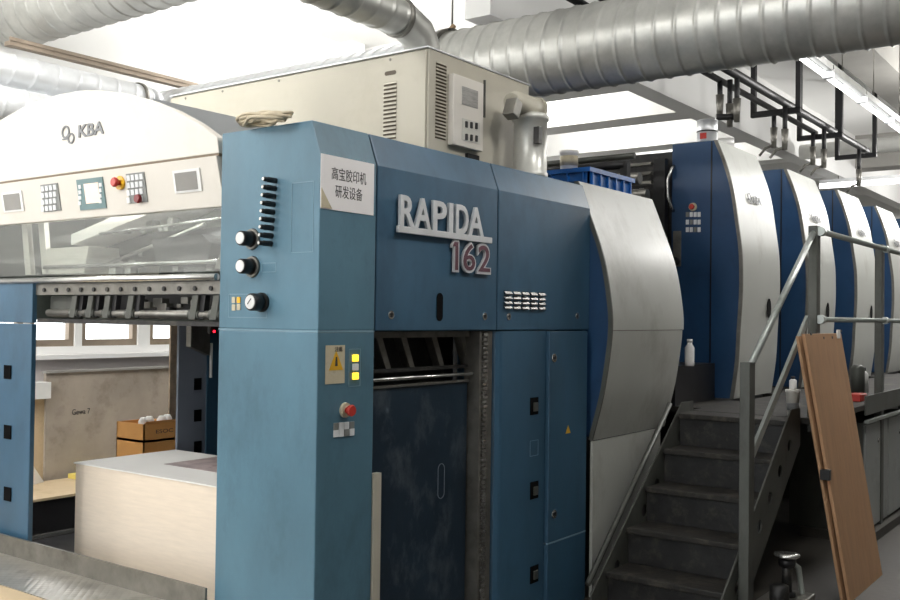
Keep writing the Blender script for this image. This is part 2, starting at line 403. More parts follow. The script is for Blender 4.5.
# inside: cream guard, drum, rods, levers, pale shapes standing in for reflections
MB().prism([(3.2, 5.28, 1.97), (3.2, 4.9, 1.97), (3.2, 4.86, 2.12), (3.2, 5.28, 2.12)], (.5, 0, 0)).build('inner_cover', CREAM, D)
for yy in (5.5, 5.32): MB().prism([(3.2, yy, 1.97), (3.2, yy-.06, 1.97), (3.2, yy-.0, 2.3), (3.2, yy+.06, 2.3)], (.03, 0, 0)).build('reflection_strip', CREAM, D)  # cream strips shaped like the window reflections in the visor
MB().prism([(3.18, 5.0, 2.13), (3.18, 4.2, 2.29), (3.18, 4.1, 2.33), (3.18, 4.2, 2.36), (3.18, 5.0, 2.19)], (.3, 0, 0)).build('reflection_plate', PAPERW, D)  # white plate standing in for a bright reflection on the visor
MB().tube([(3.5, 5.3, 2.12), (3.5, 3.62, 2.12)], .10, 24).build('roller', BLKSTEEL, D)
r_ = MB()
r_.tube([(3.2, 5.3, 2.01), (3.2, 3.62, 2.01)], .012, 8); r_.tube([(3.25, 4.75, 2.02), (3.22, 3.9, 2.2)], .012, 8)
r_.tube([(3.16, 4.7, 2.18), (3.16, 3.64, 2.215)], .008, 8)
r_.build('rod', CHROME, D)
bl = MB()
for i in range(26):
    y = 3.66+i*.045+random.uniform(-.01, .01); z = random.choice((1.985, 2.02, 2.2, 2.24, 2.07)); s_ = random.uniform(.008, .03)
    bl.box(3.3-s_, 3.3+s_, y-s_, y+s_, z-s_*.7, z+s_*.7)
bl.build('small_fittings', CHROME, D)
MB().prism([(3.2, 4.25, 2.0), (3.2, 3.86, 1.98), (3.2, 3.82, 2.1), (3.2, 3.9, 2.15), (3.2, 4.3, 2.14)], (.08, 0, 0)).build('dark_guard', BLKSTEEL, D)
MB().prism([(3.16, 3.75, 1.97), (3.16, 3.71, 1.97), (3.16, 3.62, 2.16), (3.16, 3.64, 2.18)], (.02, 0, 0)).build('lever', STEEL, D)
# grip bar, rail and grippers
MB().tube([(X0+.0, HL-.2, 1.925), (X0+.0, 3.60, 1.925)], .017, 16).build('grip_bar', CHROME, D)
rb = MB().box(X0+.02, X0+.05, YI+.005, 5.6, 1.845, 1.905).build('bolt_rail', STEEL, D)
bo = MB()
for i in range(15):
    y = 3.66+i*.118; bo.lathe((X0+.012, y, 1.872), [(.012, 0), (.012, .01)], 8, 'x')
bo.build('rail_bolts', DARK, rb)
MB().box(X0+.01, X0+.06, YI+.005, 5.13, 1.69, 1.712).build('lower_rail', DARK, D)
MB().box(X0+.25, X0+.3, YI+.005, 5.13, 1.72, 1.93).build('back_plate', BLACK, D)
MB().tube([(X0+.06, 5.1, 1.745), (X0+.06, 3.6, 1.745)], .02, 12).build('gripper_shaft', STEEL, D)
for px_ in (72, 88, 105, 128, 192, 213):
    c = at(px_, 312, X=X0+.03)
    gm = MB(); gm.prism([(X0+.03, c.y+.03, 1.72), (X0+.03, c.y-.02, 1.72), (X0+.03, c.y-.045, 1.84), (X0+.03, c.y-.0, 1.84)], (.05, 0, 0))
    gm.tube([(X0+.06, c.y+.045, 1.745), (X0+.06, c.y-.035, 1.745)], .028, 12)
    gm.build('gripper_arm', GREYP, D, bevel=.003)
    MB().prism([(X0+.045, c.y-.022, 1.725), (X0+.045, c.y-.062, 1.725), (X0+.045, c.y-.08, 1.84), (X0+.045, c.y-.047, 1.84)], (.03, 0, 0)).build('gripper_pad', BLACK, D)
for i in range(26):
    c = at(130+random.random()*85, 300+random.random()*22, X=X0+.14); s_ = random.uniform(.01, .026)
    MB().box(c.x-s_, c.x+s_, c.y-s_*1.6, c.y+s_*1.6, max(c.z-s_, 1.72), c.z+s_, .003).build('fitting', STEEL if i % 3 else DARK, D)
MB().box(X0+.08, X0+.14, 4.86, 5.12, 1.72, 1.84, .01).build('end_bracket', GREYP, D)
# body core and roof
MB().box(3.91, 5.48, 3.21, 5.25, 1.72, 2.56).build('core_frame', DARK, D)
# light grey housing behind the hood, seen under the cabinet
MB().prism([(3.12, 4.2, 2.55), (3.12, 4.2, 2.855), (4.22, 4.2, 2.855), (4.22, 4.2, 2.55)], (0, 1.35, 0)).build('rear_housing', HOUSE, D)
# column furniture: gauges, hose nipples, outlines
for (px_, py_, big) in ((240, 238, 1), (240, 266, 1), (250, 302, 1.15)):
    c = at(px_, py_, X=X0-.075)
    g = MB().lathe((X0-.075, c.y, c.z), [(.030*big, 0), (.034*big, .004), (.034*big, .055), (.030*big, .06), (.038*big, .06), (.038*big, .075)], 28, 'x').build('gauge', BLACK, col)
    MB().lathe((X0-.078, c.y, c.z), [(.026*big, 0), (.028*big, .004)], 28, 'x').build('gauge_face', PLASTW, g)
    if py_ < 280: MB().lathe((X0-.012, c.y, c.z), [(.046, 0), (.05, .011)], 28, 'x').build('mounting_ring', STEEL, g)
    else: MB().prism([(X0-.08, c.y-.012, c.z+.014), (X0-.08, c.y-.009, c.z+.017), (X0-.08, c.y+.014, c.z-.008), (X0-.08, c.y+.011, c.z-.011)], (.001, 0, 0)).build('pointer', TEXTK, g)
for i in range(9):
    c = at(274-i*.55, 180.5+i*7.9, X=X0-.01)
    n_ = MB().lathe((X0-.075, c.y, c.z), [(.006, 0), (.010, .004), (.0115, .012), (.009, .02), (.0125, .025), (.0125, .075)], 14, 'x').build('hose_nipple', BLACK, col)
    MB().lathe((X0-.0775, c.y, c.z), [(.007, 0), (.008, .003)], 14, 'x').build('nipple_tip', CHROME, n_)
def outline(name, x0, y0, x1, y1, parent, m, X=None, Y=None, t=.0022, th=.0015, slope=-.13):
    K = dict(X=X) if X is not None else dict(Y=Y)
    a = at(x0, y0, **K); c = at(x1, y1, **K); mb = MB()
    if X is not None:
        for (ya, yb, za, zb) in ((c.y, a.y, a.z-t, a.z), (c.y, a.y, c.z, c.z+t), (a.y-t, a.y, c.z, a.z), (c.y, c.y+t, c.z, a.z)): mb.box(X-th, X, ya, yb, za, zb)
    else:
        for (xa, xb, za, zb) in ((a.x, c.x, a.z-t, a.z), (a.x, c.x, c.z, c.z+t), (a.x, a.x+t, c.z, a.z), (c.x-t, c.x, c.z, a.z)): mb.box(xa, xb, Y-th, Y, za, zb)
    return mb.build(name, m, parent)
LINE = mat('pale_scored_line', (126, 156, 172), .5)
outline('scored_outline', 292, 183, 313, 252, col, LINE, X=X0)
outline('scored_outline', 262, 263, 276, 272, col, LINE, X=X0)
outline('scored_outline', 229, 294, 267, 318, col, LINE, X=X0)
for i, (x, y) in enumerate(((234, 300), (239, 300), (234, 307.5), (239, 307))):
    c = at(x, y, X=X0); MB().box(X0-.004, X0, c.y-.011, c.y+.011, c.z-.014, c.z+.014).build('small_key', YEL if i == 1 else OLDPAPER, col)
MB().box(X0-.0012, X0+.37, YS-.0012, YI, ZSEAM-.0035, ZSEAM+.0035).build('column_seam', LINE, D)
# sign sheet on the column side
a = at(320, 154, Y=YS); b = at(374, 171, Y=YS); c = at(374, 216, Y=YS); d = at(320, 208, Y=YS)
zt = 2.449; zb = (c.z+d.z)/2
sg = MB().box(a.x+.005, b.x-.002, YS-.003, YS-.0005, zb, zt).build('sign_sheet', SIGNM, col)
wv = b.x-a.x
def ytext(name, s_, x0, z0, w_, h_, m, parent, Y=YS, th=.001, bold=0.):
    return MB().text(s_, (x0, Y, z0), (1, 0, 0), (0, 0, 1), w_, h_, (0, -th, 0), bold).build(name, m, parent)
ytext('sign_lettering', '高宝胶印机', a.x+.2*wv, zb+.56*(zt-zb), .64*wv, .056, TEXTK, sg, Y=YS-.003)
ytext('sign_lettering', '研发设备', a.x+.27*wv, zb+.24*(zt-zb), .5*wv, .056, TEXTK, sg, Y=YS-.003)
MB().prism([(a.x+.008, YS-.004, zb+.004), (a.x+.008, YS-.004, zb+.09), (a.x+.075, YS-.004, zb+.004)], (0, -.002, 0)).build('torn_corner', OLDPAPER, sg)
# lower column: warning sheet, lights, emergency stop, keys
def yplate(name, x0, y0, x1, y1, m, parent, th=.003, Y=YS):
    a = at(x0, y0, Y=Y); c = at(x1, y1, Y=Y)
    return MB().box(a.x, c.x, Y-th, Y-.0003, c.z, a.z).build(name, m, parent)
ws = yplate('warning_sheet', 325.5, 345.5, 344, 383, OLDPAPER, lcol)
c = at(335.5, 361, Y=YS)
tri = MB().prism([(c.x-.045, YS-.0035, c.z-.04), (c.x+.045, YS-.0035, c.z-.04), (c.x, YS-.0035, c.z+.045)], (0, -.001, 0)).build('warning_triangle', YEL, ws)
MB().prism([(c.x-.008, YS-.005, c.z-.022), (c.x+.008, YS-.005, c.z-.022), (c.x+.004, YS-.005, c.z+.018), (c.x-.004, YS-.005, c.z+.018)], (0, -.001, 0)).build('warning_mark', TEXTK, tri)
c = at(331, 350, Y=YS); ytext('warning_lettering', '注意', c.x+.02, c.z-.008, .05, .022, TEXTK, ws, Y=YS-.0035)
for i, (y, m_) in enumerate(((358, LAMPY), (367, KEYW), (376, LAMPY))):
    c = at(354.5, y, Y=YS); MB().box(c.x-.016, c.x+.016, YS-.012, YS, c.z-.015, c.z+.015, .002).build('indicator_button', m_, lcol)
outline('scored_outline', 349, 349, 360, 386, lcol, LINE, Y=YS)
c = at(344.5, 410, Y=YS)
es = MB().lathe((c.x, YS-.014, c.z), [(.032, 0), (.034, .014)], 24, 'y').build('emergency_stop', OLDPAPER, lcol)
MB().lathe((c.x, YS-.05, c.z), [(.022, 0), (.026, .006), (.024, .018), (.014, .02), (.014, .036)], 20, 'y').build('button', RED, es)
for r in range(2):
    for q in range(4):
        c = at(335.5+q*5.3, 426.5+r*7-.5*q, Y=YS); MB().box(c.x-.015, c.x+.015, YS-.006, YS, c.z-.016, c.z+.016, .002).build('key', (KEYPAD if (r+q) % 3 == 0 else KEYW), lcol)
# nameplate letters
def on(px_, py_, Y=YS): return at(px_, py_, Y=Y)
a = on(394, 232); b = on(488, 243)
np_ = MB().prism([(a.x, YS-.012, a.z-.002), (b.x, YS-.012, a.z-.002), (b.x, YS-.012, a.z+.030), (a.x, YS-.012, a.z+.030)], (0, -.016, 0)).build('name_bar', GALV_W, pan, bevel=.002)
zb_ = a.z+.026; lw = [(396, 411), (410.5, 427), (429, 442.5), (445, 449), (452, 464.5), (464.5, 480)]
ht = on(398, 195).z-zb_
for ch, (xa, xb) in zip('RAPIDA', lw):
    p0 = on(xa, 220); p1 = on(xb, 220)
    MB().text(ch, (p0.x, YS-.012, zb_), (1, 0, 0), (0, 0, 1), p1.x-p0.x, ht, (0, -.016, 0), .022).build('letter', GALV_W, np_, bevel=.001)
nb = on(450, 272).z
for ch, (xa, xb) in zip('162', [(448.5, 456), (459, 473), (474, 488)]):
    p0 = on(xa, 260); p1 = on(xb, 260); h_ = a.z-.004-nb
    if ch == '1':
        w1 = p1.x-p0.x
        def one(i_): return [(p0.x+.3*w1+i_, nb+i_), (p0.x+w1-i_, nb+i_), (p0.x+w1-i_, nb+h_-i_), (p0.x+.35*w1, nb+h_-i_), (p0.x+i_*.7, nb+h_*.84-i_*.6), (p0.x+i_*.7, nb+h_*.74+i_*.8), (p0.x+.3*w1+i_, nb+h_*.8)]
        MB().prism([(x, YS-.008, z) for x, z in one(0)], (0, -.012, 0)).build('digit', GALV_W, np_)
        MB().prism([(x, YS-.021, z) for x, z in one(.011)], (0, -.002, 0)).build('digit_face', PLUM, np_)
        continue
    MB().text(ch, (p0.x, YS-.008, nb), (1, 0, 0), (0, 0, 1), p1.x-p0.x, h_, (0, -.012, 0), .04).build('digit', GALV_W, np_)
    MB().text(ch, (p0.x+.011, YS-.021, nb+.013), (1, 0, 0), (0, 0, 1), p1.x-p0.x-.022, h_-.026, (0, -.002, 0), .004).build('digit_face', PLUM, np_)
# bolts, slot and vent on the side panels
def bolt(px_, py_, parent, Y=YS, r=.02):
    c = at(px_, py_, Y=Y); o = MB().lathe((c.x, Y-.004, c.z), [(r, 0), (r, .004)], 20, 'y').build('bolt', CHROME, parent)
    MB().lathe((c.x, Y-.006, c.z), [(r*.55, 0), (r*.6, .003)], 12, 'y').build('bolt_socket', BLACK, o)
for x, y in ((391, 315), (484.5, 316.5)): bolt(x, y, pan)
for x, y in ((508.5, 316.5), (577, 316)): bolt(x, y, pan2)
c = at(439.5, 307, Y=YS)
lo = [(math.cos(t)*.026, math.sin(t)*.026+(.045 if math.sin(t) > 0 else -.045)) for t in [2*math.pi*(i+.5)/24 for i in range(24)]]
MB().plate(lo, [], (c.x, YS, c.z), (1, 0, 0), (0, 0, 1), (0, -.003, 0)).build('slot_handle', HOLE, pan)
a = at(503, 290, Y=YS); b = at(545, 310.5, Y=YS)
cw = (b.x-a.x)/5; rh = (a.z-b.z)/4
vg = MB()
for r in range(4):
    for q in range(5): vg.box(a.x+q*cw+.008, a.x+(q+1)*cw-.012, YS-.002, YS, b.z+r*rh+.006, b.z+(r+1)*rh-.003)
vb = vg.build('vent_slots', HOLE, pan2)
vs = MB()
for r in range(4):
    for q in range(5):
        x = a.x+q*cw; z = b.z+r*rh
        vs.prism([(x+.008, YS-.013, z+.002), (x+cw-.012, YS-.013, z+.002), (x+cw-.012, YS-.002, z+rh*.6), (x+.008, YS-.002, z+rh*.6)], (0, -.002, .005))
vs.build('vent_louvres', CHROME, vb)
# lower operator side: door recess, door, slats, chain, rear column, narrow panel
XD1, YD = 4.30, 3.03
MB().box(3.43, 4.44, 3.23, 3.28, 0, ZSEAM).build('recess_back', DARK, D)
zd = at(420, 385.5, Y=YD).z
door = MB().box(3.43, XD1, YD, YD+.03, .03, zd).build('sliding_door', DOORB, D, bevel=.004)
c = at(441, 481, Y=YD); r0, r1, hh = .026, .029, .062
def stad(r): return [(math.cos(t)*r, math.sin(t)*r+(hh if math.sin(t) > 0 else -hh)) for t in [2*math.pi*(i+.5)/28 for i in range(28)]]
MB().plate(stad(r1), [stad(r0)], (c.x, YD, c.z), (1, 0, 0), (0, 0, 1), (0, -.002, 0)).build('slot_outline', GREYB, door)
MB().box(3.43, XD1, YD-.01, YD+.02, zd+.002, zd+.014).build('door_top_strip', CHROME, D)
MB().tube([(3.43, 3.0, zd+.045), (XD1, 3.0, zd+.045)], .009, 10).build('upper_rod', CHROME, D)
MB().box(3.43, XD1, 3.02, 3.06, 1.645, 1.675).build('header_rail', STEEL, D)
MB().box(3.43, XD1, 3.03, 3.07, zd+.075, zd+.092).build('middle_rail', DARK, D)
for px_ in (386, 410, 440, 468):
    c = at(px_, 355, Y=3.04)
    MB().prism([(c.x-.06, 3.05, 1.645), (c.x-.015, 3.05, 1.645), (c.x+.055, 3.05, zd+.09), (c.x+.015, 3.05, zd+.09)], (0, .05, 0)).build('inclined_bracket', STEEL, D, bevel=.003)
ch = MB().box(XD1+.01, XD1+.03, 2.96, 3.06, 0, ZSEAM-.005); ch.box(XD1+.085, XD1+.13, 2.96, 3.06, 0, ZSEAM-.005); ch.box(XD1+.03, XD1+.085, 2.976, 3.06, 0, ZSEAM-.005)
chp = ch.build('chain_channel', STEEL, D)
cm = MB()
z = .04; i = 0
while z < 1.66:
    cm.box(XD1+.04, XD1+.075, 2.955-(.006 if i % 2 else 0), 2.975, z, z+.016); z += .024; i += 1
cm.build('lift_chain', CHROME, D)
# rounded column and narrow door
rc = [(4.44, YS+.05), (4.455, YS+.018), (4.48, YS+.004), (4.5, YS), (4.965, YS), (4.965, 3.2), (4.44, 3.2)]
rcol = MB().prism([(x, y, 0) for x, y in rc], (0, 0, ZSEAM-.004)).build('rear_column', BLUE_SHADE, D)
for py in (406, 490, 574):
    c = at(534, py, Y=YS); l = MB().box(c.x-.045, c.x+.045, YS-.004, YS, c.z-.05, c.z+.05, .002).build('latch', HOLE, rcol)
    MB().box(c.x-.015, c.x+.03, YS-.012, YS-.004, c.z-.03, c.z+.02, .002).build('latch_tongue', GREYP, l)
outline('scored_outline', 530, 441, 538, 455, rcol, LINE, Y=YS)
zc = at(565, 538, Y=YS-.02).z
nd = MB().box(4.975, 5.44, YS-.022, 3.2, zc+.004, ZSEAM-.008).build('narrow_door', BLUE_SHADE, D, bevel=.004)
MB().box(4.975, 5.44, YS-.022, 3.2, 0, zc-.004).build('narrow_door_base', BLUE_SHADE, D, bevel=.004)
MB().box(4.975, 5.44, YS-.0225, YS-.01, zc-.003, zc+.003).build('door_seam', LINE, D)
bolt(554, 358, nd, Y=YS-.022, r=.026); bolt(554, 514, nd, Y=YS-.022, r=.026)
c = at(568, 430, Y=YS-.022); MB().prism([(c.x-.03, YS-.0225, c.z-.02), (c.x+.03, YS-.0225, c.z-.02), (c.x, YS-.0225, c.z+.03)], (0, -.001, 0)).build('warning_triangle', YEL, nd)
MB().box(5.445, 5.5, YS+.02, 3.2, 0, ZSEAM-.004).build('corner_post', BLUE_SHADE, D)
# beige post by the door
a = at(372, 475, Y=2.92); b = at(379, 475, Y=2.92)
MB().box(3.425, 3.475, 2.93, 2.96, 0, a.z).build('door_stop_post', CAB, D)
# drive side column seen through the opening
xa = at(178, 400, Y=5.32).x; xb = at(206, 400, Y=5.32).x; xc = at(224, 400, Y=5.32).x
dc = MB().box(xa, xb, 5.32, 5.34, 0, 1.72).build('drive_side_column', GREYB, D)
MB().box(xb, xc+.1, 5.31, 5.33, 0, 1.72).build('drive_side_panel', BLUE_SHADE, D)
for py in (384, 415.5, 447):
    c = at(197.5, py, Y=5.32); MB().box(c.x-.03, c.x+.03, 5.314, 5.32, c.z-.04, c.z+.04).build('latch', HOLE, dc)
c = at(203, 340, Y=5.2); MB().prism([(c.x-.1, 5.2, 1.69), (c.x+.06, 5.2, 1.69), (c.x+.06, 5.2, 1.47), (c.x-.1, 5.2, 1.53)], (0, .05, 0)).build('hanging_bracket', STEEL, D)
c = at(214.5, 331.5, Y=4.9); MB().lathe((c.x, 4.9, c.z), [(.008, 0), (.008, .01)], 12, 'y').build('status_led', LEDR, D)
MB().box(c.x-.03, c.x+.03, 4.905, 4.93, c.z-.012, 1.69).build('led_holder', DARK, D)
c = at(211, 360, Y=5.25); MB().tube([(c.x, 5.25, 1.55), (c.x, 5.25, c.z-.12)], .01, 8).build('lift_rod', PLASTW, D)
xa = at(168.5, 400, Y=5.9).x; xb = at(177, 400, Y=5.9).x
MB().box(xa+.01, xb, 5.9, 5.915, 0, 1.9).build('support_post', RUST, **T('rust-stained upright post between the windows and the grey column', 'post'))

# ================================================================== coil, cabinet, canister on top
c = at(250, 119, Z=2.61); pth = []
for i in range(240):
    t = i/240*2*math.pi*7.3; rr = .085+.022*math.sin(i*.37)+.01*math.sin(i*.11)
    pth.append((c.x+.08+rr*.8*math.cos(t), c.y+.0+rr*1.35*math.sin(t), 2.612+.028*(i/240)+.008*math.sin(i*.5)))
MB().tube(pth, .007, 8).build('cable_coil', ROPE, **T('loose coil of beige cable on top of the front blue column', 'cable'))
CX0, CX1, CY0, CY1, CZ0, CZ1 = 4.26, 5.33, 3.3, 5.54, 2.62, 3.245
C = thing('dryer_cabinet', (4.8, 4.4, 2.6), 'long beige metal cabinet with slotted vents on top of the press', 'cabinet')
body = MB().box(CX0+.015, CX1, CY0, CY1, CZ0, CZ1, .006).build('cabinet_body', CAB, C)
fp = MB().box(CX0, CX0+.015, CY0+.012, CY1, CZ0, CZ1-.012).build('front_cover', CAB, C, bevel=.003)
MB().box(CX0-.006, CX1+.006, CY0-.006, CY1+.006, CZ1, CZ1+.008).build('lid', GALV_W, C)
for px_ in (186, 223, 279, 390):
    q = at(px_, 70, X=CX0); MB().lathe((CX0-.004, q.y, CZ1-.03), [(.007, 0), (.008, .004)], 10, 'x').build('screw', STEEL, fp)
def slots(name, face, x0, y0, x1, y1, n, parent, sl=0.):
    mb = MB(); K = dict(X=CX0) if face == 'x' else dict(Y=CY0)
    a = at(x0, y0, **K); b = at(x1, y1, **K); dz = (a.z-b.z)/n
    for i in range(n):
        z = b.z+i*dz
        if face == 'x': mb.prism([(CX0-.008, a.y, z+.004), (CX0-.008, b.y, z+.004), (CX0, b.y, z+dz*.6), (CX0, a.y, z+dz*.6)], (-.001, 0, .001))
        else: mb.prism([(a.x, CY0-.008, z+.004), (b.x, CY0-.008, z+.004), (b.x, CY0, z+dz*.6), (a.x, CY0, z+dz*.6)], (0, -.001, .001))
    mb.build(name, CAB, parent); mk = MB()
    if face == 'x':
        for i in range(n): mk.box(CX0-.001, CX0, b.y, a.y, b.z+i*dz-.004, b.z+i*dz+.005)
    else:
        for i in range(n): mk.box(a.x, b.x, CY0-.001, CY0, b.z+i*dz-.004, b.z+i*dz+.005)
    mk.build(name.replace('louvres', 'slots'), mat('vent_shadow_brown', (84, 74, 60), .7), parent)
slots('vent_louvres', 'x', 384, 82, 396, 142, 15, fp); slots('vent_louvres', 'y', 436, 60, 445.5, 140, 22, body)
q = at(390.5, 73, X=CX0); stl = [(math.cos(t)*.012+(.03 if math.cos(t) > 0 else -.03), math.sin(t)*.012) for t in [2*math.pi*(i+.5)/24 for i in range(24)]]
MB().plate(stl, [], (CX0, q.y, q.z), (0, -1, 0), (0, 0, 1), (-.002, 0, 0)).build('hand_slot', mat('vent_shadow_brown', (84, 74, 60)), fp)
a = at(454, 73, Y=CY0-.04); b = at(483, 150, Y=CY0-.04)
cp = MB().box(a.x, b.x, CY0-.04, CY0, b.z-.01, a.z, .004).build('control_box', CREAM, C)
def cplate(name, x0, y0, x1, y1, m, parent, th=.003, Y=CY0-.04):
    a = at(x0, y0, Y=Y); c = at(x1, y1, Y=Y); return MB().box(a.x, c.x, Y-th, Y, c.z, a.z).build(name, m, parent)
lp = cplate('label_sheet', 462, 86, 477.5, 109, mat('printed_grey_label', (150, 148, 144), .6, 0, .25, 60, stretch=(.3, 1, 3)), cp)
sp_ = cplate('switch_plate', 462, 118, 479.5, 144.5, mat('light_switch_plate', (200, 198, 190), .5), cp)
for r in range(2):
    for q in range(3):
        c = at(466+q*5, 124.5+r*12.5+q*.8, Y=CY0-.043); MB().box(c.x-.009, c.x+.009, CY0-.052, CY0-.043, c.z-.018, c.z+.018, .002).build('switch', TEXTK, sp_)
a = at(483.5, 80, Y=CY0); b = at(485, 118, Y=CY0); MB().box(a.x, a.x+.012, CY0-.01, CY0, b.z, a.z).build('hinge_strip', GREYP, C)
a = at(465, 155, Y=CY0); MB().box(a.x, a.x+.12, CY0-.02, CY0, a.z-.03, a.z+.01).build('cable_socket', BLACK, C)
# canister with pipe elbow
CNY = 3.14; c = at(530, 168, Y=CNY); CNX = c.x
def dep(p): return sum(q*-w for q, w in zip((p[0], p[1], p[2]-CZ), (AX[2], AY[2], AZ[2])))
K_ = thing('filter_canister', (CNX, CNY, 2.6), 'silver filter canister with side pipe beside the beige cabinet', 'canister')
q = at(530, 168, X=None, Y=CNY); rr = 17.5*dep(c)/F
zt_ = at(530, 112, Y=CNY).z
MB().lathe((CNX, CNY, 2.6), [(rr*.95, 0), (rr*1.02, .01), (rr*1.02, .035), (rr*.96, .04), (rr*.96, zt_-2.66), (rr*1.06, zt_-2.655), (rr*1.06, zt_-2.63), (rr*.9, zt_-2.615)], 32).build('canister_body', mat('pale_worn_can', (198, 198, 192), .35, .35, .1, 6., dirt=(150, 146, 136), dirt_amt=.5, dscale=8), K_)
MB().box(CNX-rr*.8, CNX-rr*.45, CNY-rr*1.05, CNY-rr*.7, 2.8, 2.9).build('clamp', DARK, K_)
zz = zt_+.03
MB().tube([(CNX+.06, CNY, zz), (CNX-.03, CNY, zz), (CNX-.18, CNY, zz-.0), (CNX-.22, CNY, zz-.01)], [.065, .065, .065, .055], 24).build('side_pipe', CAB, K_)
MB().lathe((CNX+.06, CNY, zz), [(.075, 0), (.075, .02)], 24, 'x').build('pipe_cap', CAB, K_)
mb = MB().box(-.035, .035, -.04, .04, -.06, .05, .006); bmesh.ops.rotate(mb.bm, verts=mb.bm.verts, cent=(0, 0, 0), matrix=Matrix.Rotation(.4, 3, 'Y')); bmesh.ops.translate(mb.bm, verts=mb.bm.verts, vec=(CNX-.235, CNY-.02, zz-.05)); mb.build('valve_box', STEEL, K_)

# ================================================================== ducts
def duct_ring(mb, c, r, axis, w=.05, t=.02):
    mb.lathe(c, [(r, -w/2), (r+t, -w/2), (r+t, w/2), (r, w/2)], 40, axis)
Dd = thing('large_spiral_duct', (5.87, 4, 3.6), 'very large spiral-seam silver air duct crossing above the press', 'duct')
DX, DZ, DR = 5.88, 3.60, .28
fl = at(452, 42, X=DX).y
MB().spiral_duct((DX, .2, DZ), (DX, fl, DZ), DR, .135).build('duct_run', GALV, Dd)
MB().spiral_duct((DX, fl+.02, DZ), (DX, 7.98, DZ), DR-.02, .135).build('far_duct_run', GALV_W, Dd)
mb = MB(); duct_ring(mb, (DX, fl, DZ), DR, 'y', .07, .03); fo = mb.build('flange', STEEL, Dd)
for i in range(10):
    t = i/10*2*math.pi; MB().lathe((DX+math.cos(t)*(DR+.018), fl-.05, DZ+math.sin(t)*(DR+.018)), [(.008, 0), (.008, .02)], 8, 'y').build('flange_bolt', DARK, fo)
MB().tube([(DX, fl, DZ+DR+.03), (DX, fl, CEIL)], .008, 8).build('hanger_rod', STEEL, Dd)
MB().tube([(DX, fl+.02, DZ+DR+.025), (DX, fl-.02, DZ+DR+.06)], .02, 8).build('hanger_lug', TAN, Dd)
# upper left duct
a = at(0, 37, Z=4.0)
mb = MB().spiral_duct((a.x+.25, 7.98, 4.28), (a.x+.25, 3.2, 4.28), .27, .165)
mb.tube([(a.x+.25, 7.0, 4.5), (a.x+.25, 7.0, CEIL)], .008, 6)
mb.build('upper_spiral_duct', GALV, **T('spiral-seam silver duct at the upper left corner under the ceiling', 'duct'))
# twin ducts along the window wall
q0 = at(0, 50, Y=7.2); q1 = at(150, 90, Y=7.2)
za = at(40, 62, Y=7.2).z-.13
t1 = MB().spiral_duct((2.2, 7.2, za), (q1.x-.05, 7.2, za), .135, .18, 28, .008, .007)
t1.tube([(q1.x-.06, 7.2, za), (q1.x+.02, 7.22, za), (q1.x+.1, 7.3, za-.01), (q1.x+.13, 7.42, za-.02), (q1.x+.13, 7.98, za-.02)], .13, 24)
t1 = t1.build('pale_spiral_duct', GALV_W, **T('upper of two pale spiral ducts behind the cream hood', 'duct', ))
t2 = MB().spiral_duct((2.2, 7.05, za-.33), (4.9, 7.05, za-.33), .17, .18, 28, .008, .007)
t2.box(2.9, 2.93, 7.04, 7.06, za-.2, CEIL)
t2.build('pale_spiral_duct', GALV_W, **T('lower of two pale spiral ducts, half hidden by the cream hood', 'duct'))
q = at(138, 80, Y=7.2)
mb = MB(); duct_ring(mb, (q.x, 7.2, za), .137, 'x', .03, .012); mb.build('duct_clamp', STEEL, t1)
a = at(7, 41, Y=7.5); b = at(215, 92, Y=7.5)
tr = MB().box(a.x, b.x, 7.46, 7.54, a.z-.035, a.z+.0, 0); tr.box(a.x, b.x, 7.45, 7.47, a.z, a.z+.03); tr.build('cable_tray', BROWN, **T('long brown cable tray above the pale ducts by the wall', 'cable tray'))
# small duct into the cabinet top
SY = 3.55
E_ = thing('small_duct', (4.5, SY, CZ1), 'small silver duct bending down into the beige cabinet top', 'duct')
p1 = at(392, 38, Y=SY); p2 = at(332, 4, Y=SY); zc_ = (at(370, 22, Y=SY).z+at(395, 3, Y=SY).z)/2
zl_ = at(370, 25, Y=SY).z; rsm = .105; zc_ = zl_+rsm
xe = at(398, 30, Y=SY).x
MB().spiral_duct((2.2, SY, zc_), (xe, SY, zc_), rsm, .13, 28, .008, .007).build('duct_run', GALV, E_)
mb = MB(); duct_ring(mb, (xe, SY, zc_), rsm, 'x', .035, .012); mb.build('joint_band', STEEL, E_)
xs_ = at(423, 45, Y=SY).x
MB().tube([(xe, SY, zc_), (xe+.04, SY, zc_), (xs_-.06, SY, zc_-.05), (xs_-.005, SY, zc_-.12), (xs_, SY, zc_-.18), (xs_, SY, CZ1+.03)], [rsm, rsm, rsm*1.02, rsm*1.02, rsm, rsm], 28).build('elbow', GALV, E_)
mb = MB(); duct_ring(mb, (xs_, SY, zc_-.2), rsm, 'z', .02, .008); duct_ring(mb, (xs_, SY, CZ1+.03), rsm, 'z', .035, .02); mb.build('collar', STEEL, E_)

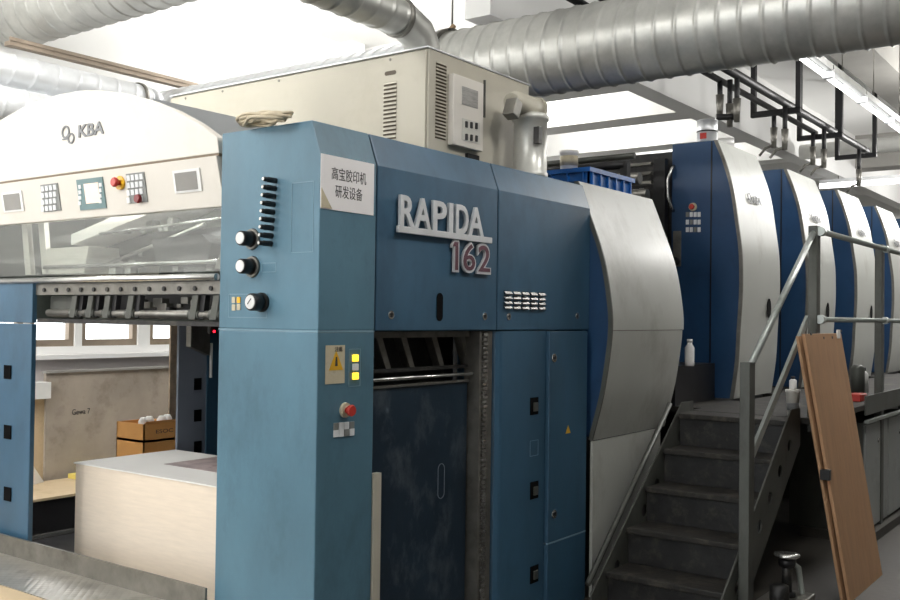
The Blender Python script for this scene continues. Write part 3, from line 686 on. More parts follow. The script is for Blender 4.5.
# ================================================================== first unit with pale curved guard
GP = [(3.03, 2.63), (2.941, 2.407), (2.846, 2.151), (2.795, 1.9), (2.779, 1.68), (2.817, 1.368), (2.86, 1.17), (2.911, .986)]
def smoothprof(P, n=6):
    out = []
    for i in range(len(P)-1):
        p0 = P[max(i-1, 0)]; p1 = P[i]; p2 = P[i+1]; p3 = P[min(i+2, len(P)-1)]
        for k in range(n):
            t = k/n
            out.append(tuple(.5*((2*p1[j])+(-p0[j]+p2[j])*t+(2*p0[j]-5*p1[j]+4*p2[j]-p3[j])*t*t+(-p0[j]+3*p1[j]-3*p2[j]+p3[j])*t**3) for j in (0, 1)))
    out.append(P[-1]); return out
def shell(prof, x0, x1, th=.02):
    mb = MB(); n = len(prof)
    poly = [(x0, y, z) for y, z in prof]+[(x0, y+th, z) for y, z in prof[::-1]]
    vs0 = [mb.bm.verts.new(p) for p in poly]; vs1 = [mb.bm.verts.new((x1, p[1], p[2])) for p in poly]; N_ = len(poly)
    for i in range(n-1):
        mb.bm.faces.new([vs0[i], vs0[i+1], vs0[N_-2-i], vs0[N_-1-i]]); mb.bm.faces.new([vs1[i], vs1[N_-1-i], vs1[N_-2-i], vs1[i+1]])
    for i in range(N_):
        j = (i+1) % N_; f = mb.bm.faces.new([vs0[i], vs1[i], vs1[j], vs0[j]]); f.smooth = True
    return mb
def edge_split(o):
    md = o.modifiers.new('es', 'EDGE_SPLIT'); md.split_angle = .7; return o
U0 = thing('first_press_unit', (6.05, 3.6, 0), 'press unit behind the stairs with a scuffed pale bulging side guard', 'printing press')
gp = smoothprof(GP)
top_ = [p for p in gp if p[1] >= 1.68]; low_ = [p for p in gp if p[1] <= 1.685]
edge_split(shell(top_, 5.505, 6.62, .018).build('upper_guard', WHITEC, U0))
edge_split(shell([(y, z-.004) for y, z in low_], 5.505, 6.60, .018).build('middle_guard', WHITEC, U0))
MB().box(5.505, 6.52, 2.905, 2.925, 0, .975).build('lower_guard', WHITEC, U0)
MB().box(5.505, 6.6, 2.80, 2.83, 1.676, 1.684).build('guard_seam', PLUM, U0)
edge_split(shell([(y+.022, z) for y, z in gp if z > .99], 5.502, 5.53, .25).build('end_plate', BLUE_U, U0))
edge_split(shell([(y-.004, z) for y, z in gp], 5.496, 5.508, .03).build('guard_edge', GREYP, U0))
MB().box(5.53, 6.55, 3.06, 5.2, 0, 2.5).build('unit_body', DARK, U0)

# ================================================================== printing units with pale curved covers
UP = [(2.996, 3.245), (2.926, 3.073), (2.857, 2.845), (2.813, 2.571), (2.780, 2.325), (2.772, 2.1), (2.775, 1.918), (2.79, 1.673), (2.804, 1.405), (2.844, 1.11)]
up = smoothprof(UP, 4)
UX = [7.8, 9.63, 11.46, 13.3, 15.1]
UW = .96
def make_unit(x):
    root = thing('printing_unit', (x, 3.4, 0), 'x', 'printing press')
    poly = [(x, y+.012, z) for y, z in up]+[(x, 3.39, 1.11), (x, 3.39, 3.245)]
    ep = MB().prism(poly, (.04, 0, 0)).build('end_panel', BLUE_U, root, bevel=.004)
    MB().box(x-.003, x+.001, 3.035, 3.047, 1.12, 3.24).build('panel_seam', BLACK, ep)
    edge_split(shell(up, x+.004, x+UW, .02).build('side_cover', WHITEC, root))
    edge_split(shell([(y-.004, z) for y, z in up], x-.006, x+.008, .03).build('cover_edge', STEEL, root))
    MB().prism([(x+.04, 2.99, 3.2), (x+.04, 3.39, 3.2), (x+.04, 3.39, 3.248), (x+.04, 2.999, 3.248)], (UW-.04, 0, 0)).build('top_plate', WHITEC, root)
    MB().box(x+.041, x+UW-.02, 3.08, 5.4, .02, 3.19).build('unit_body', DARK, root)
    MB().box(x+.05, x+UW-.06, 2.9, 3.075, .02, 1.09).build('unit_base', DARK, root)
    MB().box(x-.85, x-.01, 2.765, 3.4, 1.06, 1.098).build('step_plate', STAIR, root)
    # oval grip hole
    el = [(math.cos(2*math.pi*i/24)*.05, math.sin(2*math.pi*i/24)*.085) for i in range(24)]
    MB().plate(el, [], (x+.66, 2.772, 1.86), (1, 0, 0), (0, 0, 1), (0, -.004, 0)).build('grip_hole', HOLE, root)
    # logo on the upper cover, following its slope
    y0, z0 = 2.857, 2.845; v = Vector((0, -(2.857-2.813)*-1, .274)).normalized(); v = Vector((0, .16, .987)); nn = Vector((0, -.987, .16))
    mb = MB(); base = Vector((x+.30, 2.842, 2.75))+nn*.012
    mb.text('KBA', base+Vector((.12, 0, 0)), (1, 0, 0), v, .2, .07, nn*.004, .02)
    for cx_, cz_, r_ in ((.03, .05, .036), (.065, .02, .03)):
        lo = [(math.cos(2*math.pi*i/20)*r_+cx_, math.sin(2*math.pi*i/20)*r_+cz_) for i in range(20)]
        li = [(math.cos(2*math.pi*i/20)*(r_-.01)+cx_, math.sin(2*math.pi*i/20)*(r_-.01)+cz_) for i in range(20)]
        mb.plate(lo, [li], base, (1, 0, 0), v, nn*.004)
    mb.build('cover_logo', TEXTG, root)
    return root
labs = ['first tall blue printing unit with white curved cover, nearest the stair top',
        'second tall blue and white printing unit, behind the landing post', 'third tall printing unit in the row, between the two railing posts',
        'fourth tall printing unit in the row, behind the second railing post', 'fifth and farthest printing unit at the right edge of the photo']
u1 = make_unit(UX[0]); units = [u1]
for i in range(1, 5): units.append(dup(u1, (UX[i], 3.4, 0)))
for o, l in zip(units, labs): o['label'] = l; o['group'] = 'tall printing units along the press'
# details only on the first unit: handle, button, key panel
ep = [o for o in S.objects if o.parent == u1 and o.name.startswith('end_panel')][0]; ORG[ep] = ORG[u1]
xa = UX[0]
h0 = at(674, 166, X=xa); h1 = at(674, 211, X=xa)
MB().tube([(xa, h0.y, h0.z), (xa-.05, h0.y+.0, h0.z-.03), (xa-.06, h0.y+.03, h0.z-.12), (xa-.06, h0.y+.03, h1.z+.12), (xa-.05, h0.y, h1.z+.03), (xa, h0.y, h1.z)], .014, 10).build('door_handle', CHROME, u1)
q = at(693, 207, X=xa); es = MB().lathe((xa-.012, q.y, q.z), [(.034, 0), (.036, .014)], 20, 'x').build('emergency_stop', OLDPAPER, u1)
MB().lathe((xa-.04, q.y, q.z), [(.02, 0), (.024, .006), (.02, .03)], 16, 'x').build('button', RED, es)
kp = None
for r in range(3):
    for c_ in range(4):
        q = at(687.5+c_*3.9, 214.5+r*7.6, X=xa); MB().box(xa-.006, xa, q.y-.013, q.y+.013, q.z-.02, q.z+.02).build('key', KEYW if (r*4+c_) % 5 else KEYPAD, ep)
q = at(677, 250, X=xa-.0); MB().box(xa-.02, xa, q.y-.04, q.y+.03, q.z-.14, q.z+.16, .005).build('lock_plate', STEEL, u1)
MB().lathe((xa-.06, q.y, q.z-.1), [(.035, 0), (.04, .01), (.04, .04)], 16, 'x').build('knob', BLACK, u1)

# cans on the first unit
for (x0, x1, yb, yt, nm, lab) in ((697, 717, 137, 115, 'silver_can', 'silver can with red label standing on the first printing unit'), (716, 734, 137.5, 128, 'tin_lid_can', 'short white tin beside the silver can on the first printing unit')):
    a = at((x0+x1)/2, yb, Z=3.25); 
    Y_ = 3.12 if nm == 'silver_can' else 3.1
    q = at((x0+x1)/2, yb-5, Y=Y_); X_ = max(q.x, xa+.1); r_ = (x1-x0)/2*dep((X_, Y_, 3.2))/F
    hgt = (yb-yt)*dep((X_, Y_, 3.2))/F
    t = thing(nm, (X_, Y_, 3.249), lab, 'can')
    MB().lathe((X_, Y_, 3.249), [(r_*.95, 0), (r_, .008), (r_, hgt*.45), (r_*1.04, hgt*.47), (r_*1.04, hgt*.52), (r_, hgt*.55), (r_, hgt*.96), (r_*1.05, hgt*.97), (r_*1.05, hgt)], 28).build('can_body', GALV_W if nm == 'silver_can' else PLASTW, t)
    if nm == 'silver_can':
        MB().lathe((X_, Y_, 3.249+hgt*.455), [(r_*1.045, 0), (r_*1.045, hgt*.06)], 28).build('can_band', BLACK, t)
        MB().box(X_-r_*1.02, X_-r_*.6, Y_-r_*.3, Y_+r_*.35, 3.27, 3.249+hgt*.38).build('red_label', RED, t)

# dark feeder tower between guard unit and first unit
R = thing('roller_tower', (7.2, 4.2, 0), 'dark open roller frame between the blue crate and the first printing unit', 'machine frame')
MB().box(7.0, 7.7, 3.9, 5.3, 0, 2.3).build('tower_core', DARK, R)
for bb_ in ((7.0, 7.06, 3.42, 3.48, 0, 3.0), (7.72, 7.79, 3.42, 3.52, 0, 3.12), (7.0, 7.06, 5.2, 5.3, 0, 3.0)): MB().box(*bb_).build('tower_post', BLKSTEEL, R)
for (x, z, r_, m_) in ((7.02, 2.97, .03, BLKSTEEL), (7.2, 3.07, .025, GREYP), (7.3, 2.9, .05, STEEL), (7.1, 2.83, .04, DARK), (7.45, 2.78, .05, STEEL), (7.1, 2.65, .05, DARK)):
    MB().tube([(x, 3.45, z), (x, 5.28, z)], r_, 14).build('roller', m_, R)
MB().box(6.98, 7.72, 3.44, 3.5, 2.45, 2.5).build('side_rail', STEEL, R)
MB().box(7.0, 7.72, 3.47, 3.9, 0, 2.42).build('tower_skirt', mat('dark_green_panel', (46, 52, 50), .6), R)
for i in range(44):
    x = random.uniform(7.55, 7.68); y = 3.5+.022*i+random.uniform(-.01, .01); z = random.uniform(2.62, 2.84); s_ = random.uniform(.010, .026)
    MB().box(x-s_, x+s_, y-s_, y+s_, z-s_*.6, z+s_*.6, .003).build('linkage', CHROME if i % 3 else RUST, R)
for z in (2.56, 2.72, 2.92, 3.0, 3.08): MB().box(7.68, 7.73, 3.53, 5.2, z-.012, z+.012).build('cross_rail', STEEL, R)

# blue crate and containers
K = thing('plastic_crate', (6.0, 3.35, 2.5), 'bright blue plastic crate on top of the press behind the pale guard', 'crate')
cx0, cx1, cy0, cy1, cz0, cz1 = 5.72, 6.36, 3.07, 3.75, 2.5, 2.752
t_ = .012
mb = MB(); mb.box(cx0, cx1, cy0, cy1, cz0, cz0+t_); mb.box(cx0, cx1, cy0, cy0+t_, cz0, cz1); mb.box(cx0, cx1, cy1-t_, cy1, cz0, cz1); mb.box(cx0, cx0+t_, cy0, cy1, cz0, cz1); mb.box(cx1-t_, cx1, cy0, cy1, cz0, cz1)
mb.build('crate_body', CRATE, K)
for i in range(6):
    x = cx0+.03+i*(cx1-cx0-.07)/5; MB().box(x, x+.012, cy0-.014, cy0, cz0+.01, cz1-.03).build('rib', CRATE, K)
    y = cy0+.03+i*(cy1-cy0-.07)/5; MB().box(cx0-.014, cx0, y, y+.012, cz0+.01, cz1-.03).build('rib', CRATE, K)
mb = MB(); mb.box(cx0-.018, cx1+.018, cy0-.018, cy0, cz1-.03, cz1); mb.box(cx0-.018, cx1+.018, cy1, cy1+.018, cz1-.03, cz1); mb.box(cx0-.018, cx0, cy0, cy1, cz1-.03, cz1); mb.box(cx1, cx1+.018, cy0, cy1, cz1-.03, cz1)
mb.build('crate_rim', CRATE, K)
TB = at(569, 158, Y=3.45); TR = 9*dep(TB)/F; TT = at(569, 151, Y=3.45).z
t = thing('paper_tub', (TB.x, 3.45, 2.512), 'white printed tub standing in the blue crate', 'tub')
MB().lathe((TB.x, 3.45, 2.512), [(TR*.85, 0), (TR, TT-2.54), (TR*1.08, TT-2.535), (TR*1.08, TT-2.515), (TR*.8, TT-2.512)], 24).build('tub_body', PAPERW, t)
MB().lathe((TB.x, 3.45, TT-.11), [(TR*1.0, 0), (TR*1.02, .07)], 24).build('tub_label', OLDPAPER, t)
mb = MB().box(-.05, .05, -.07, .07, 0, .12, .004); bmesh.ops.rotate(mb.bm, verts=mb.bm.verts, cent=(0, 0, 0), matrix=Matrix.Rotation(.5, 3, 'X')); bmesh.ops.translate(mb.bm, verts=mb.bm.verts, vec=(5.78, 3.6, 2.76)); 
mb.build('grey_box', GREYB, **T('small grey box tilted against the left rim of the blue crate', 'box'))
# white bottle beside the guard
q = at(689.5, 366, X=7.1)
t = thing('white_bottle', (q.x, q.y, 1.28), 'white plastic bottle standing behind the pale guard edge', 'bottle')
q = at(689.5, 366, X=7.1)
MB().lathe((q.x, q.y, q.z), [(.034, 0), (.036, .01), (.036, .14), (.02, .165), (.018, .18)], 20).build('bottle_body', PLASTW, t)
MB().lathe((q.x, q.y, q.z+.18), [(.021, 0), (.021, .025)], 16).build('cap', PLASTW, t)
t.location = (q.x, q.y, q.z); 
for ch in [o for o in S.objects if o.parent == t]: ch.location = (0, 0, 1.28-q.z)
MB().box(6.95, 7.75, 2.98, 3.42, 1.1, q.z).build('black_step_box', BLACK, **T('black step block at the foot of the first printing unit', 'block'))

# ================================================================== stairs
STY0, STY1 = 1.98, 2.74
NX = [5.345, 5.62, 5.89, 6.165, 6.42]; NZ = [.22, .44, .66, .88, 1.1]
St = thing('steel_stairs', (5.9, 2.36, 0), 'dusty dark steel stairs climbing to the press platform', 'stairs')
for i in range(4):
    mb = MB().box(NX[i], NX[i]+.3, STY0+.012, STY1-.012, NZ[i]-.035, NZ[i], .006); mb.build('tread', STAIR, St)
    MB().box(NX[i]+.03, NX[i]+.04, STY0+.012, STY1-.012, NZ[i]-.22, NZ[i]-.036).build('riser', DARK, St)
MB().box(NX[4], NX[4]+.28, STY0+.012, STY1-.012, NZ[4]-.035, NZ[4], .006).build('tread', STAIR, St)
MB().box(NX[4]+.03, NX[4]+.04, STY0+.012, STY1-.012, NZ[4]-.22, NZ[4]-.036).build('riser', DARK, St)
def stringer(y):
    s = .8
    o = [(5.18, 0), (5.18, .12), (6.50, 1.17), (6.70, 1.17), (6.70, .92), (5.55, 0)]
    hs = []
    for k_ in range(6):
        t_ = .14+k_*.145; cx_ = 5.30+(6.62-5.30)*t_+.03; cz_ = .08+(1.02-.03)*t_
        hs.append([(cx_+math.cos(2*math.pi*j/18)*.042, cz_+math.sin(2*math.pi*j/18)*.042) for j in range(18)])
    return MB().plate(o, hs, (0, y, 0), (1, 0, 0), (0, 0, 1), (0, .01, 0)).build('stringer', GREYP, St)
stringer(STY0-.002); stringer(STY1-.008)
MB().tube([(5.20, 2.77, .17), (6.44, 2.80, 1.16)], .018, 10).build('side_pipe', GREYP, St)
MB().prism([(5.2, STY1+.004, .0), (5.2, STY1+.004, .12), (6.5, STY1+.004, 1.15), (6.7, STY1+.004, 1.15), (6.7, STY1+.004, 0)], (0, .008, 0)).build('stringer_shade_sheet', BLACK, St)  # black sheet added so the stringer holes look dark
# newel post, handrail
q = at(745, 362, Y=1.95); NXP = q.x; NZP = q.z
MB().box(NXP-.045, NXP+.045, 1.905, 1.965, 0, NZP, .004).build('newel_post', GREYP, St)
P1X, P2X, P3X, PY = 6.83, 8.72, 10.62, 1.93
PT = at(811, 225, Y=PY).z
a = at(752, 365, Y=PY-.0); b = at(806, 230, Y=PY)
MB().tube([(NXP+.02, PY, NZP-.03), (P1X-.03, PY, PT-.05)], .021, 12).build('handrail', RAIL, St)
a = at(755, 455, Y=PY); b = at(808, 320, Y=PY)
MB().prism([(a.x-.01, PY, a.z-.02), (b.x, PY, b.z-.03), (b.x, PY, b.z+.03), (a.x-.01, PY, a.z+.05)], (0, .02, 0)).build('middle_rail', RAIL, St)

# platform with railing
Pf = thing('access_platform', (9, 2.4, 0), 'raised steel walkway with grey railings along the printing units', 'platform')
dk = MB().box(6.72, 16.5, 1.90, 2.76, 1.06, 1.1)
dk.build('deck', STAIR, Pf)
MB().box(8.1, 16.5, 1.885, 1.9, 1.02, 1.17).build('toe_board', GREYP, Pf)
MB().box(8.1, 16.5, 1.87, 1.9, .955, .98).build('edge_rail', RAIL, Pf)
for x in (P1X, P2X):
    MB().box(x-.042, x+.042, PY-.03, PY+.03, (1.0 if x == P1X else 0), PT, .004).build('railing_post', GREYP, Pf)
MB().box(6.75, 8.1, 2.70, 2.75, 0, 1.05).build('deck_shade_sheet', BLACK, Pf)  # black sheet added to stand for the deep shade under the deck
MB().tube([(P1X, PY-.045, PT-.04), (15, PY-.045, PT-.04)], .021, 12).build('top_rail', RAIL, Pf)
zm = at(850, 320, Y=PY-.045).z
MB().tube([(P1X, PY-.045, zm), (15, PY-.045, zm)], .018, 12).build('lower_rail', RAIL, Pf)
for x in (P1X, P2X):
    for z in (PT-.04, zm): MB().lathe((x, PY-.045, z), [(.03, -.03), (.03, .03)], 16, 'x').build('rail_clamp', RAIL, Pf)
# cabinets under the platform
CABG = mat('pale_grey_door', (158, 162, 160), .5, .1, .1, 2., dirt=(90, 88, 82), dirt_amt=.6, dscale=2.2)
cx_ = 8.18
labs = ['pale grey metal cabinet under the walkway, nearest the leaning board', 'pale grey metal cabinet under the walkway at the photo edge', 'x', 'x']
base = None
for i in range(2):
    if i == 0:
        base = thing('under_deck_cabinet', (cx_, 2.0, 0), labs[0], 'cabinet')
        MB().box(cx_, cx_+.78, 1.93, 2.5, .08, .95).build('cabinet_body', GREYP, base)
        dr = MB().box(cx_+.02, cx_+.76, 1.91, 1.93, .1, .93, .004).build('cabinet_door', CABG, base)
        MB().lathe((cx_+.42, 1.90, .78), [(.02, 0), (.02, .012)], 16, 'y').build('door_lock', CHROME, dr)
        cb = [base]
    else:
        cb.append(dup(base, (cx_+i*.8, 2.0, 0), 'pale grey metal cabinet under the walkway, cut by the right edge of the photo'))
for o in cb: o['group'] = 'cabinets under the walkway'
MB().box(8.15, 11.4, 1.86, 2.4, 0, .075).build('cabinet_plinth', FLOORM, **T('worn concrete kerb under the grey cabinets', 'kerb'))

# leaning boards
def board(name, x0, x1, yb, yt, zt, th, m, lab, dz=0., tilt=0.):
    t = MB().prism([(x0, yb, 0), (x1, yb, 0), (x1+tilt, yt, zt), (x0+tilt, yt, zt-dz)], (0, th, 0))
    return t.build(name, m, bevel=.002, **T(lab, 'board'))
q = at(805, 334, Y=1.83)
b2 = at(846, 333, Y=1.83)
bb = board('wooden_board', 6.42, 7.27, 1.58, 1.83, q.z, .022, WOOD, 'long tan plywood board leaning on the railing beside the stairs', 0, q.x-6.42+.0)
bb2 = board('wooden_board', 6.375, 6.9, 1.612, 1.857, q.z-.015, .018, WOOD, 'narrow wooden board just behind the tan plywood board', 0, q.x-6.42)
mb = MB()
for (x, y) in ((811, 334), (823.5, 338), (832, 337.5), (841, 331)):
    c = at(x, y, Y=1.828); mb.box(c.x-.012, c.x+.012, c.y-.004, c.y+.004, c.z-.008, c.z+.008)
mb.build('staple_marks', BLACK, bb)
c = at(839, 334, Y=1.82); MB().box(c.x-.03, c.x+.03, 1.818, 1.83, c.z-.03, c.z+.03).build('paper_scrap', PAPERW, bb)
c = at(824, 475, Y=1.72); MB().box(c.x-.02, c.x+.02, 1.68, 1.74, c.z-.03, c.z+.035, .003).build('edge_clip', BLACK, bb)

# bucket and bottle on landing
q = at(799, 417, Z=1.1)
t = thing('paper_cup', (q.x+.06, q.y+.06, 1.1), 'pale paint cup at the landing corner beside the leaning board', 'cup')
bx_, by_ = q.x+.06, q.y+.06
MB().lathe((bx_, by_, 1.1), [(.036, 0), (.046, .16), (.05, .165), (.05, .18), (.03, .183)], 24).build('cup_body', mat('pale_grey_cup', (200, 198, 192), .5), t)
MB().lathe((bx_, by_, 1.14), [(.0405, 0), (.0425, .05)], 24).build('cup_label', TEXTG, t)
t = thing('small_bottle', (bx_, by_, 1.283), 'small white bottle with dark cap standing on the paint cup', 'bottle')
MB().lathe((bx_, by_, 1.283), [(.024, 0), (.025, .005), (.025, .06), (.012, .07)], 16).build('bottle_body', PLASTW, t)
MB().lathe((bx_, by_, 1.353), [(.014, 0), (.014, .018)], 12).build('cap', TEXTK, t)
# items behind the railing
q = at(857, 378, Y=2.2)
t = thing('black_canister', (q.x, 2.2, 1.1), 'black canister with white label behind the lower rail', 'canister')
hz = q.z
MB().lathe((q.x+.02, 2.2, 1.1), [(.06, 0), (.06, .24), (.045, .26), (.03, .27)], 20).build('canister_body', GREYP, t)
t = thing('white_bottle', (q.x+.22, 2.2, 1.1), 'white bottle with black cap beside the black canister', 'bottle')
MB().lathe((q.x+.22, 2.2, 1.1), [(.045, 0), (.045, .18), (.02, .21)], 20).build('bottle_body', PLASTW, t)
MB().lathe((q.x+.22, 2.2, 1.31), [(.022, 0), (.022, .03)], 14).build('cap', BLACK, t)
q = at(861, 388, Y=2.02); MB().box(q.x-.1, q.x+.12, 2.0, 2.1, 1.1, 1.16, .006).build('red_tool_case', RED, **T('small red case lying on the walkway edge', 'case'))
q = at(862, 383, Y=2.02); 

# pump beside the stairs
q = at(783, 592, Z=.02)
t = thing('hand_pump', (6.2, 1.80, 0), 'grimy small pump with round cap and hose at the foot of the stairs', 'pump')
pc = at(787, 556, Y=1.80)
MB().box(pc.x-.25, pc.x+.16, 1.68, 1.92, 0, .13, .008).build('pump_base', STEEL, t)
MB().lathe((pc.x-.14, 1.8, .13), [(.05, 0), (.055, .01), (.055, .09), (.03, .1)], 20).build('pump_motor', DARK, t)
MB().lathe((pc.x, 1.80, .13), [(.05, 0), (.05, .02), (.022, .03), (.022, pc.z-.2), (.045, pc.z-.19), (.05, pc.z-.17), (.05, pc.z-.15), (.03, pc.z-.14)], 24).build('pump_barrel', BLKSTEEL, t)
MB().lathe((pc.x, 1.80, pc.z-.005), [(.068, 0), (.074, .006), (.074, .018), (.04, .024)], 24).build('pump_cap', CHROME, t)
MB().tube([(pc.x, 1.80, .15), (pc.x, 1.80, pc.z)], .03, 14).build('pump_neck', DARK, t)
MB().tube([(pc.x+.03, 1.79, pc.z-.04), (pc.x+.09, 1.76, pc.z-.08), (pc.x+.11, 1.74, .1), (pc.x+.05, 1.66, .02), (pc.x-.1, 1.64, .018)], .017, 10).build('hose', RAIL, t)

# ================================================================== paper stack, kerb rail, checker plate
za = .853
t = thing('paper_stack', (3.7, 4.4, 0), 'tall stack of cream paper sheets between the blue columns', 'paper stack')
a = at(75, 462, Z=za); b = at(185, 451, Z=za)
MB().box(a.x, b.x, 3.66, a.y-.01, .14, za-.008).build('sheet_block', PAPER, t)
tp = MB().box(a.x-.008, b.x+.004, 3.655, a.y, za-.007, za).build('top_sheets', PAPERW, t)
mb = MB()
PRN = mat('printed_picture', (176, 160, 158), .5, 0, .35, 9., dirt=(96, 60, 56), dirt_amt=.6, dscale=12)
c0 = at(208, 463, Z=za); mb.box(c0.x-.2, c0.x+.22, c0.y-.42, c0.y+.16, za, za+.0015); mb.build('printed_sheet', PRN, t)
MB().box(a.x+.02, b.x, 3.68, a.y-.03, .02, .14).build('pallet', WOODL, t)
MB().box(3.0, 3.012, 3.585, 7.2, .37, .478).build('kick_rail', STEEL, **T('worn steel kick rail along the platform before the paper stack', 'rail'))
xk = at(0, 584, Z=.372).x
MB().box(xk, 3.0, 3.2, 7.2, .0, .372).build('checker_platform', CHECK, **T('checker plate strip at the lower left corner', 'platform'))
MB().box(1.9, xk-.004, 3.2, 7.2, .0, .37).build('wood_platform', WOODL, **T('tan wooden platform edge at the lower left corner', 'platform'))
# things behind the opening
MB().box(3.9, 6.6, 7.1, 7.78, .0, .27).build('low_bench', BLKSTEEL, **T('low dark bench behind the left blue column', 'bench'))
MB().box(3.89, 6.62, 7.08, 7.80, .27, .29).build('bench_top', WOODL, **T('pale wooden top lying on the low dark bench', 'board'))
MB().box(3.6, 6.4, 6.94, 6.98, .0, .04).build('floor_rail', CHROME, **T('bright metal floor rail in front of the low dark bench', 'rail'))
a = at(45, 371, Y=7.85); b = at(172, 366, Y=7.85)
ob = MB().box(a.x, b.x+.4, 7.83, 7.87, .2, a.z-.02).build('fibre_board', OLDBOARD, **T('large stained grey-brown board standing against the window wall', 'board'))
MB().box(a.x-.01, b.x+.4, 7.81, 7.88, a.z-.02, a.z).build('panel_cap', BEAMG, ob)
q = at(72, 415, Y=7.83); e = at(90, 409, Y=7.83)
MB().text('Gewa 7', (q.x, 7.83, q.z), (1, 0, 0), (0, 0, 1), e.x-q.x, .05, (0, -.002, 0)).build('faint_marking', TEXTK, ob)
a = at(33, 398, Y=7.9); b = at(45, 398, Y=7.9)
MB().box(a.x-.4, b.x-.03, 7.76, 7.93, a.z+.0, a.z+.14).build('wall_ledge_box', PLASTW, **T('white ledge box on the wall beside the stained board', 'box'))
MB().box(a.x-.4, b.x-.03, 7.85, 7.93, .0, a.z-.005).build('plywood_sheet', WOODL, **T('pale wooden panel under the white ledge box', 'panel'))
q = at(30, 487, Z=.291); e = at(44, 482, Z=.291)
MB().prism([(q.x-.1, q.y, .291), (e.x, e.y, .291), (q.x+.06, q.y+.05, .45)], (.03, .16, 0)).build('paper_wad', PAPERW, **T('crumpled white paper on the bench beside the left blue column', 'paper'))
f0 = at(52, 475, Z=.291); f1 = at(80, 471, Z=.291)
MB().box(f0.x, f1.x, 7.5, 7.78, .2905, .33).build('yellow_folder', mat('yellow_paper', (226, 206, 110), .6), **T('pale yellow folder on the bench left of the paper stack', 'folder'))
MB().box(3.9, 5.2, 5.86, 6.93, 0, .012).build('shade_mat', BLACK, **T('black mat added to darken the floor behind the left blue column', 'mat'))  # flat black sheet added only to darken this stretch of floor
# cartons
def carton(x0, x1, y0, y1, z0, z1, op, lab):
    t = thing('carton', ((x0+x1)/2, (y0+y1)/2, z0), lab, 'box'); th = .008; mb = MB()
    mb.box(x0, x1, y0, y0+th, z0, z1); mb.box(x0, x1, y1-th, y1, z0, z1); mb.box(x0, x0+th, y0, y1, z0, z1); mb.box(x1-th, x1, y0, y1, z0, z1); mb.box(x0, x1, y0, y1, z0, z0+th)
    if not op: mb.box(x0, x1, y0, y1, z1-th, z1)
    mb.build('carton_body', CARD, t)
    ytext('carton_lettering', 'ESOC', x0+.35*(x1-x0), z0+.4*(z1-z0), .5*(x1-x0), .22*(z1-z0), TEXTK, t, Y=y0)
    if op: MB().prism([(x0, y0, z1), (x1, y0, z1), (x1, y0-.03, z1+.02), (x0, y0-.03, z1+.02)], (0, .004, 0)).build('flap', CARD, t)
    return t
CYf = 5.5
a = at(144, 424, Y=CYf); b = at(178, 424, Y=CYf); zt2 = at(150, 424, Y=CYf).z; zm2 = at(150, 441, Y=CYf).z
dpt = .3
carton(a.x, b.x, CYf, CYf+dpt, zm2, zt2, True, 'open brown carton with white contents, on top of another carton')
carton(a.x, b.x, CYf, CYf+dpt, zm2-.22, zm2-.002, False, 'closed brown carton underneath the open one')
MB().box(a.x-.1, b.x+.1, CYf-.02, CYf+dpt+.05, 0, zm2-.224).build('dark_stand', BLKSTEEL, **T('dark stand carrying the two brown cartons', 'stand'))
for i in range(4):
    x = a.x+.07+i*.075; MB().lathe((x, CYf+.1+.04*(i % 2), zm2+.01), [(.03, 0), (.035, .02), (.035, zt2-zm2-.0), (.02, zt2-zm2+.025)], 14).build('white_roll', PAPERW, **T('white paper rolls sticking out of the open carton', 'roll', 'white rolls in the carton'))

# ================================================================== air pipes under the ceiling
PZ = 4.0
def zat(x, y, z=PZ): return at(x, y, Z=z)
A1 = thing('air_pipe_rack', (7.2, 2.3, PZ), 'black compressed-air pipes hung on black square frames above the units', 'pipe rack')
pu = 3.245; pl = 3.43
MB().tube([(4.95, pu, PZ+.06), (13.9, pu, PZ+.06)], .042, 12).build('upper_pipe', BLKSTEEL, A1)
MB().tube([(4.95, pl+.01, PZ+.05), (12.2, pl+.01, PZ+.05)], .03, 12).build('lower_pipe', BLKSTEEL, A1)
MB().tube([(4.95, 3.34, PZ+.14), (9.0, 3.34, PZ+.14)], .028, 12).build('short_pipe', BLKSTEEL, A1)
for fx in (10.45, 12.1, 13.8):
    f_ = MB(); f_.box(fx-.03, fx+.03, 3.10, 3.63, PZ-.045, PZ+.012); f_.box(fx-.03, fx+.03, 3.10, 3.15, PZ, CEIL); f_.box(fx-.03, fx+.03, 3.58, 3.63, PZ, CEIL)
    f_.build('hanger_frame', BLKSTEEL, A1)
def drop(px_, y0, y1, Y_, hook=True):
    a = at(px_, y0, Y=Y_); b = at(px_, y1, Y=Y_)
    MB().tube([(a.x, Y_, PZ+.04), (a.x, Y_, b.z+.12)], .026, 10).build('drop_pipe', BLKSTEEL, A1)
    v = MB(); v.tube([(a.x, Y_, b.z+.22), (a.x, Y_, b.z)], [.04, .028], 10); v.tube([(a.x-.07, Y_-.03, b.z+.07), (a.x+.08, Y_+.03, b.z+.1)], .018, 8)
    if hook: v.tube([(a.x, Y_, b.z+.03), (a.x-.03, Y_+.08, b.z-.0), (a.x-.05, Y_+.14, b.z-.08)], .014, 8)
    v.build('valve', STEEL, A1)
for args in ((720, 84, 118, pl, False), (730, 85, 127, 3.34, False), (737, 85, 122, pu, False), (774, 113, 148, pl), (785, 112, 150, pu), (813, 140, 165, pl), (824, 140, 168, pu), (859, 156, 186, pu)): drop(*args)
MB().tube([(at(720, 119, Y=pl).x-.1, pl, at(720, 119, Y=pl).z), (at(737, 119, Y=pu).x+.05, pu, at(720, 119, Y=pl).z)], .03, 10).build('cross_pipe', BLKSTEEL, A1)
